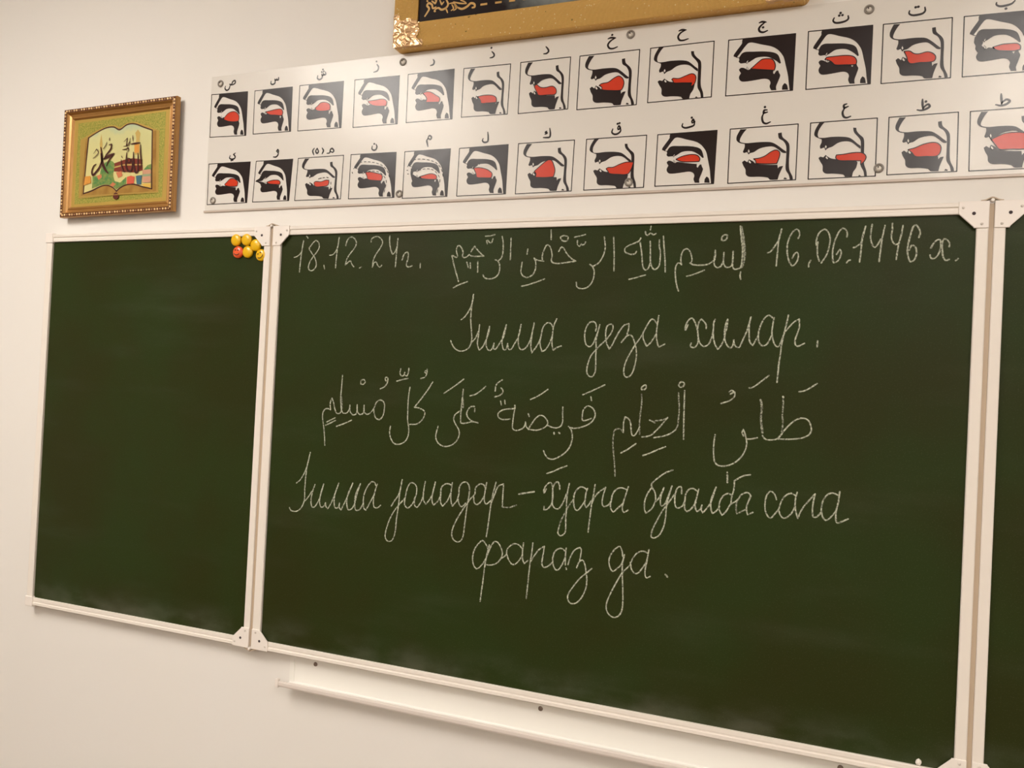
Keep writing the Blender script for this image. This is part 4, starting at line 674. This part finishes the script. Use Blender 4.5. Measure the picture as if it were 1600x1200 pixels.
# ---------------------------------------------------------------- small framed picture
def frame_sweep(cx, cz, hw, hh, rot, prof, name, m, parent):
    """mitred moulding: prof = [(inset from the outer edge, y)]"""
    ca, sa = math.cos(rot), math.sin(rot)
    v = []; n = len(prof)
    for sx, sz in ((-1,-1), (1,-1), (1,1), (-1,1)):
        for a, y in prof:
            X, Z = sx*(hw-a), sz*(hh-a)
            v.append((cx+X*ca-Z*sa, y, cz+X*sa+Z*ca))
    out = []
    for k in range(4):
        f = []; vv = []
        k2 = (k+1) % 4
        vv = v[k*n:(k+1)*n] + v[k2*n:(k2+1)*n]
        for i in range(n-1): f.append((i, n+i, n+i+1, i+1))
        out.append(obj(name, vv, f, m, parent))
    return out
PCX, PCZ, PHW, PHH, PROT = -.512, ZB+1.179, .1945, .1470, .014
M_FRAME = mat('frame_bronze', rgb(170, 124, 66), rough=0.34, metal=0.5, spec=0.6, bump=(900, 0.1, 0.0004))
M_BEAD = mat('frame_gilt_bead', rgb(240, 206, 150), rough=0.3, metal=0.4)
M_BEADBED = mat('frame_bead_bed', rgb(92, 46, 20), rough=0.5, metal=0.2)
pic = thing('framed_picture', 'small gilt-framed picture of an open book with mosque and calligraphy', 'picture', (PCX, YW, PCZ-PHH))
YB, YF = .0118, -.0040
pr = [(0, YB), (0, YF+.0035), (.0012, YF+.0010), (.0020, YF+.0004), (.0098, YF+.0004), (.0108, YF), (.0120, YF+.0020), (.0150, YF+.0062), (.0205, YF+.0086), (.0225, YF+.0070),
      (.0250, YF+.0066), (.0268, YF+.0090), (.0290, YF+.0115), (.0290, YF+.0130)]
rails = frame_sweep(PCX, PCZ, PHW, PHH, PROT, pr, 'moulding', M_FRAME, pic)
ca, sa = math.cos(PROT), math.sin(PROT)
def pl_(X, Z): return (PCX+X*ca-Z*sa, PCZ+X*sa+Z*ca)
# beads pressed along the outer edge of the moulding
bead_me = None
bm = bmesh.new(); bmesh.ops.create_uvsphere(bm, u_segments=8, v_segments=4, radius=1.0)
bead_me = bpy.data.meshes.new('bead'); bm.to_mesh(bead_me); bm.free(); bead_me.materials.append(M_BEAD)
for q in bead_me.polygons: q.use_smooth = True
inset = .0058
for si in range(4):
    horizontal = si in (0, 2)
    length = 2*((PHW if horizontal else PHH) - inset)
    nb = int(length/.0088)
    sgn = -1 if si in (0, 3) else 1
    for k in range(nb):
        t = -length/2 + length*(k+.5)/nb
        X, Z = (t, sgn*(PHH-inset)) if horizontal else (sgn*(PHW-inset), t)
        x, z = pl_(X, Z)
        o = bpy.data.objects.new('bead', bead_me); COL.objects.link(o)
        o.parent = rails[si]
        o.location = Vector((x, YF+.0004, z)) - base_of(rails[si])
        big = (k % 3 != 2)
        a, b_ = (.0036 if big else .0017), (.0029 if big else .0018)
        o.scale = (a, .0022, b_) if horizontal else (b_, .0022, a)
    bed = MB()
    o1, o2 = .0018, .0099
    if horizontal: cs = [(-PHW+o1, sgn*(PHH-o1)), (PHW-o1, sgn*(PHH-o1)), (PHW-o2, sgn*(PHH-o2)), (-PHW+o2, sgn*(PHH-o2))]
    else: cs = [(sgn*(PHW-o1), -PHH+o1), (sgn*(PHW-o1), PHH-o1), (sgn*(PHW-o2), PHH-o2), (sgn*(PHW-o2), -PHH+o2)]
    bed.face(ccw([pl_(*c) for c in cs]), YF+.0001)
    bed.build('bead_channel', M_BEADBED, rails[si])
# plate with its print
PLY = YF+.0112
hwp, hhp = PHW-.0288, PHH-.0288
def up(p):
    u, v = p[0]/1000., p[1]/1000.
    return pl_((u*2-1)*hwp, (1-2*v)*hhp)
M_PLATE = mat('plate_gold', rgb(214, 182, 96), rough=0.32, metal=0.55, bump=(300, 0.05, 0.0004))
plate = MB().prism(ccw([pl_(-hwp-.002,-hhp-.002), pl_(hwp+.002,-hhp-.002), pl_(hwp+.002,hhp+.002), pl_(-hwp-.002,hhp+.002)]), PLY, PLY+.0035).build('gold_plate', M_PLATE, pic)
PC = dict(leaf=mat('print_leaf', rgb(140, 150, 60), rough=0.35, metal=0.3, vary=(260, rgb(196, 178, 90), 3), bump=(260, 0.6, 0.001)),
          bookgold=mat('print_bookgold', rgb(206, 172, 92), rough=0.3, metal=0.5),
          page=mat('print_page', rgb(176, 132, 66), rough=0.32, metal=0.5, vary=(30, rgb(200, 160, 84), 2)),
          ink=mat('print_maroon', rgb(66, 24, 18), rough=0.4),
          dome=mat('print_green', rgb(74, 130, 70), rough=0.4, vary=(160, rgb(132, 146, 74), 3)),
          dome2=mat('print_pale_green', rgb(146, 160, 122), rough=0.4),
          ochre=mat('print_ochre', rgb(196, 166, 92), rough=0.4), orange=mat('print_orange', rgb(214, 148, 62), rough=0.4),
          brick=mat('print_brick', rgb(124, 48, 34), rough=0.4), brick2=mat('print_rose', rgb(204, 122, 82), rough=0.4),
          red=mat('print_tent', rgb(212, 92, 66), rough=0.4), blue=mat('print_blue', rgb(62, 104, 118), rough=0.4),
          pink=mat('print_pink', rgb(202, 150, 120), rough=0.4), yellow=mat('print_yellow', rgb(222, 180, 80), rough=0.4),
          brown=mat('print_brown', rgb(92, 34, 22), rough=0.4))
def sky_mat():
    m = bpy.data.materials.new('print_sky'); m.use_nodes = True
    nt = m.node_tree; N = nt.nodes; L = nt.links; b = N['Principled BSDF']
    tc = N.new('ShaderNodeTexCoord'); sp = N.new('ShaderNodeSeparateXYZ'); L.new(tc.outputs['Object'], sp.inputs[0])
    n = N.new('ShaderNodeTexNoise'); n.inputs['Scale'].default_value = 22; L.new(tc.outputs['Object'], n.inputs[0])
    a = N.new('ShaderNodeMath'); a.operation = 'MULTIPLY_ADD'; L.new(n.outputs['Fac'], a.inputs[0]); a.inputs[1].default_value = .07; L.new(sp.outputs[2], a.inputs[2])
    r = N.new('ShaderNodeValToRGB'); mr = N.new('ShaderNodeMapRange'); mr.inputs[1].default_value = .16; mr.inputs[2].default_value = .30
    L.new(a.outputs[0], mr.inputs[0]); L.new(mr.outputs[0], r.inputs[0])
    r.color_ramp.elements[0].position = 0.0; r.color_ramp.elements[0].color = rgb(214, 204, 138)
    r.color_ramp.elements[1].position = 1.0; r.color_ramp.elements[1].color = rgb(118, 178, 180)
    e = r.color_ramp.elements.new(.68); e.color = rgb(206, 204, 146)
    L.new(r.outputs[0], b.inputs['Base Color']); b.inputs['Roughness'].default_value = .35
    return m
PC['sky'] = sky_mat()
for i, (nm, col, poly, sm) in enumerate(PLATE_SHAPES):
    P = [up(q) for q in poly]
    P = blob(P, .004, 50) if sm else ccw(P)
    MB().face(P, PLY-.00015-.00012*i).build('printed_'+nm, PC[col], plate)
yl = PLY-.00015-.00012*len(PLATE_SHAPES)
for nm, w, pts in PLATE_STROKES:
    m = PC['ink'] if nm == 'calligraphy' else PC['bookgold']
    MB().ribbon(spline([up(q) for q in pts], .0015, sharp=100), w*.00036, yl, taper=.55).build('printed_'+nm, m, plate)

# ---------------------------------------------------------------- large gold frame above the chart
GX0, GX1, GZ0, GZ1 = .3020, 1.1880, ZB+1.3770, ZB+1.3770+.64
GY, GB = -.0060, .0218
FW_ = .0580
M_GOLD = mat('frame_gold', rgb(214, 158, 72), rough=0.38, metal=0.75, bump=(1, 0, 0))
def gold_weave():
    m = bpy.data.materials.new('frame_gold_weave'); m.use_nodes = True
    nt = m.node_tree; N = nt.nodes; L = nt.links; b = N['Principled BSDF']
    b.inputs['Base Color'].default_value = rgb(234, 188, 108); b.inputs['Metallic'].default_value = .55; b.inputs['Roughness'].default_value = .40
    tc = N.new('ShaderNodeTexCoord')
    hs = []
    for direction, scale in (('X', 120), ('Z', 120)):
        w = N.new('ShaderNodeTexWave'); w.bands_direction = direction; w.inputs['Scale'].default_value = scale
        w.inputs['Distortion'].default_value = 1.2
        L.new(tc.outputs['Object'], w.inputs['Vector']); hs.append(w.outputs['Fac'])
    mul = N.new('ShaderNodeMath'); mul.operation = 'ADD'; L.new(hs[0], mul.inputs[0]); L.new(hs[1], mul.inputs[1])
    bp = N.new('ShaderNodeBump'); bp.inputs['Strength'].default_value = .8; bp.inputs['Distance'].default_value = .0009
    L.new(mul.outputs[0], bp.inputs['Height']); L.new(bp.outputs[0], b.inputs['Normal'])
    v = N.new('ShaderNodeTexVoronoi'); v.inputs['Scale'].default_value = 260; L.new(tc.outputs['Object'], v.inputs['Vector'])
    r = N.new('ShaderNodeMapRange'); r.inputs[1].default_value = .0; r.inputs[2].default_value = .9; r.inputs[3].default_value = .26; r.inputs[4].default_value = .5
    L.new(v.outputs['Color'], r.inputs[0]); L.new(r.outputs[0], b.inputs['Roughness'])
    # scattered pale specks: the sparkle of the gold painted into its colour
    g = N.new('ShaderNodeTexVoronoi'); g.inputs['Scale'].default_value = 95; L.new(tc.outputs['Object'], g.inputs['Vector'])
    gm = N.new('ShaderNodeMapRange'); gm.inputs[1].default_value = .16; gm.inputs[2].default_value = .08; L.new(g.outputs['Distance'], gm.inputs[0])
    gx = N.new('ShaderNodeMix'); gx.data_type = 'RGBA'; L.new(gm.outputs[0], gx.inputs[0])
    gx.inputs[6].default_value = rgb(234, 188, 108); gx.inputs[7].default_value = rgb(255, 238, 196)
    L.new(gx.outputs[2], b.inputs['Base Color'])
    return m
M_WEAVE = gold_weave()
M_ORN = mat('corner_gilt', rgb(228, 188, 142), rough=0.30, metal=0.75)
big = thing('gold_frame', 'large gold frame with embossed corners and a black picture above the chart', 'picture frame', ((GX0+GX1)/2, YW, GZ0))
gcx, gcz, ghw, ghh = (GX0+GX1)/2, (GZ0+GZ1)/2, (GX1-GX0)/2, (GZ1-GZ0)/2
gp = [(0, GB), (0, GY+.0030), (.0014, GY+.0008), (.006, GY), (.020, GY+.0008), (.040, GY+.0030), (.054, GY+.0058), (FW_, GY+.0062), (FW_, GY+.014)]
RAD = .013
def rounded_rails():
    n = len(gp); cols = []
    corners = [(-1,-1), (1,-1), (1,1), (-1,1)]
    for k, (sx, sz) in enumerate(corners):
        a0 = {(-1,-1): 180, (1,-1): 270, (1,1): 0, (-1,1): 90}[(sx, sz)]
        arc = []
        for t in range(7):
            th = math.radians(a0 + 90*t/6)
            col = []
            for a, y in gp:
                r = max(0.0, RAD-a); e = max(a, RAD)
                col.append((gcx+sx*(ghw-e)+r*math.cos(th), y, gcz+sz*(ghh-e)+r*math.sin(th)))
            arc.append(col)
        cols.append(arc)
    for k in range(4):
        seq = cols[k][3:] + cols[(k+1) % 4][:4]
        vv = [q for c in seq for q in c]; f = []
        for i in range(len(seq)-1):
            for j in range(n-1): f.append((i*n+j, (i+1)*n+j, (i+1)*n+j+1, i*n+j+1))
        obj('frame_rail', vv, f, M_WEAVE, big)
rounded_rails()
# embossed corner plates: real relief, wrapped over the rail ends
def corner_plate(sx, sz):
    cx, cz = gcx+sx*ghw, gcz+sz*ghh
    n = 74; a = .083; v = []; f = []; idx = {}
    def depth(x):                                  # face of the rail at inset x
        for (p, q) in zip(gp[1:], gp[2:]):
            if p[0] <= x <= q[0] and q[0] > p[0]: return p[1]+(q[1]-p[1])*(x-p[0])/(q[0]-p[0])
        return gp[-2][1]
    def hgt(u, w):
        p = Vector((u*150+sx*7, w*150+sz*5, 0))
        h = abs(noise.noise(p*.55))*.9 + .5*abs(noise.noise(p*1.25+Vector((9, 2, 0))))
        ridge = 1-min(1, abs(noise.noise(p*.35+Vector((3, 8, 1))))*3.2)
        return .0034*(.35*h+.75*ridge**2)
    edge = lambda t: a*(.70+.05*math.sin(t*95)+.30*(t/FW_)*.0)
    for i in range(n+1):
        for j in range(n+1):
            u, w = a*i/n - .0006, a*j/n - .0006
            m_ = min(u, w)
            if m_ > FW_+.0005: continue
            far = max(u, w); lim = .066 + .0030*math.sin(m_*210) + (.010 if m_ < .017 else 0.0)
            if far > lim: continue
            rr = .013                                # rounded outer corner
            if u < rr and w < rr and math.hypot(rr-u, rr-w) > rr+.0008: continue
            y = depth(max(0.0002, min(m_, FW_-.0001))) - .0012 - hgt(u, w)
            if m_ < .002: y += (.002-m_)*1.6
            idx[i, j] = len(v); v.append((cx - sx*u, y, cz - sz*w))
    for i in range(n):
        for j in range(n):
            q = [(i,j), (i+1,j), (i+1,j+1), (i,j+1)]
            if all(k in idx for k in q):
                t = tuple(idx[k] for k in q)
                f.append(t if sx*sz > 0 else t[::-1])
    o = obj('corner_plate', v, f, M_ORN, big, smooth=True)
    me = o.data; bm = bmesh.new(); bm.from_mesh(me); bmesh.ops.recalc_face_normals(bm, faces=bm.faces); bm.to_mesh(me); bm.free()
for sx in (-1, 1):
    for sz in (-1, 1): corner_plate(sx, sz)
M_BLACK = mat('picture_black', rgb(34, 18, 18), rough=0.4)
def canvas_mat():
    m = bpy.data.materials.new('picture_canvas'); m.use_nodes = True
    nt = m.node_tree; N = nt.nodes; L = nt.links; b = N['Principled BSDF']
    tc = N.new('ShaderNodeTexCoord'); mp = N.new('ShaderNodeMapping'); mp.inputs['Location'].default_value = (.02, 0, -.22)
    mp.inputs['Scale'].default_value = (1/.22, 1, 1/.10)
    L.new(tc.outputs['Object'], mp.inputs[0])
    ln = N.new('ShaderNodeVectorMath'); ln.operation = 'LENGTH'
    mp.inputs['Location'].default_value = (.136, 0, -0.95)
    s = N.new('ShaderNodeSeparateXYZ'); L.new(mp.outputs[0], s.inputs[0])
    c = N.new('ShaderNodeCombineXYZ'); L.new(s.outputs[0], c.inputs[0]); L.new(s.outputs[2], c.inputs[1])
    L.new(c.outputs[0], ln.inputs[0])
    nz = N.new('ShaderNodeTexNoise'); nz.inputs['Scale'].default_value = 30; nz.inputs['Detail'].default_value = 6; L.new(tc.outputs['Object'], nz.inputs[0])
    ad = N.new('ShaderNodeMath'); ad.operation = 'MULTIPLY_ADD'; L.new(nz.outputs['Fac'], ad.inputs[0]); ad.inputs[1].default_value = .5; L.new(ln.outputs['Value'], ad.inputs[2])
    r = N.new('ShaderNodeValToRGB'); L.new(ad.outputs[0], r.inputs[0])
    r.color_ramp.elements[0].position = .35; r.color_ramp.elements[0].color = rgb(150, 158, 156)
    r.color_ramp.elements[1].position = 1.0; r.color_ramp.elements[1].color = rgb(24, 9, 9)
    L.new(r.outputs[0], b.inputs['Base Color']); b.inputs['Roughness'].default_value = .5; b.inputs['Specular IOR Level'].default_value = .15
    return m
CY = GY+.0100
cnv = MB().box(GX0+FW_-.003, GX1-FW_+.003, CY, CY+.004, GZ0+FW_-.003, GZ1-FW_+.003).build('canvas', canvas_mat(), big)
M_GP = mat('print_gold', rgb(206, 160, 82), rough=0.4)
for w, pts in ORNAMENT:
    MB().ribbon(spline([W(p) for p in pts], .0015, sharp=100), w*.00024, CY-.0004, taper=.3).build('printed_ornament', M_GP, cnv)
for a, b_ in ORNAMENT_DASHES:
    (xa_, za_), (xb_, zb_) = W(a), W(b_)
    MB().box(min(xa_, xb_), max(xa_, xb_), CY-.0005, CY-.0001, za_-.0021, za_+.0021).build('printed_dash', M_GP, cnv)
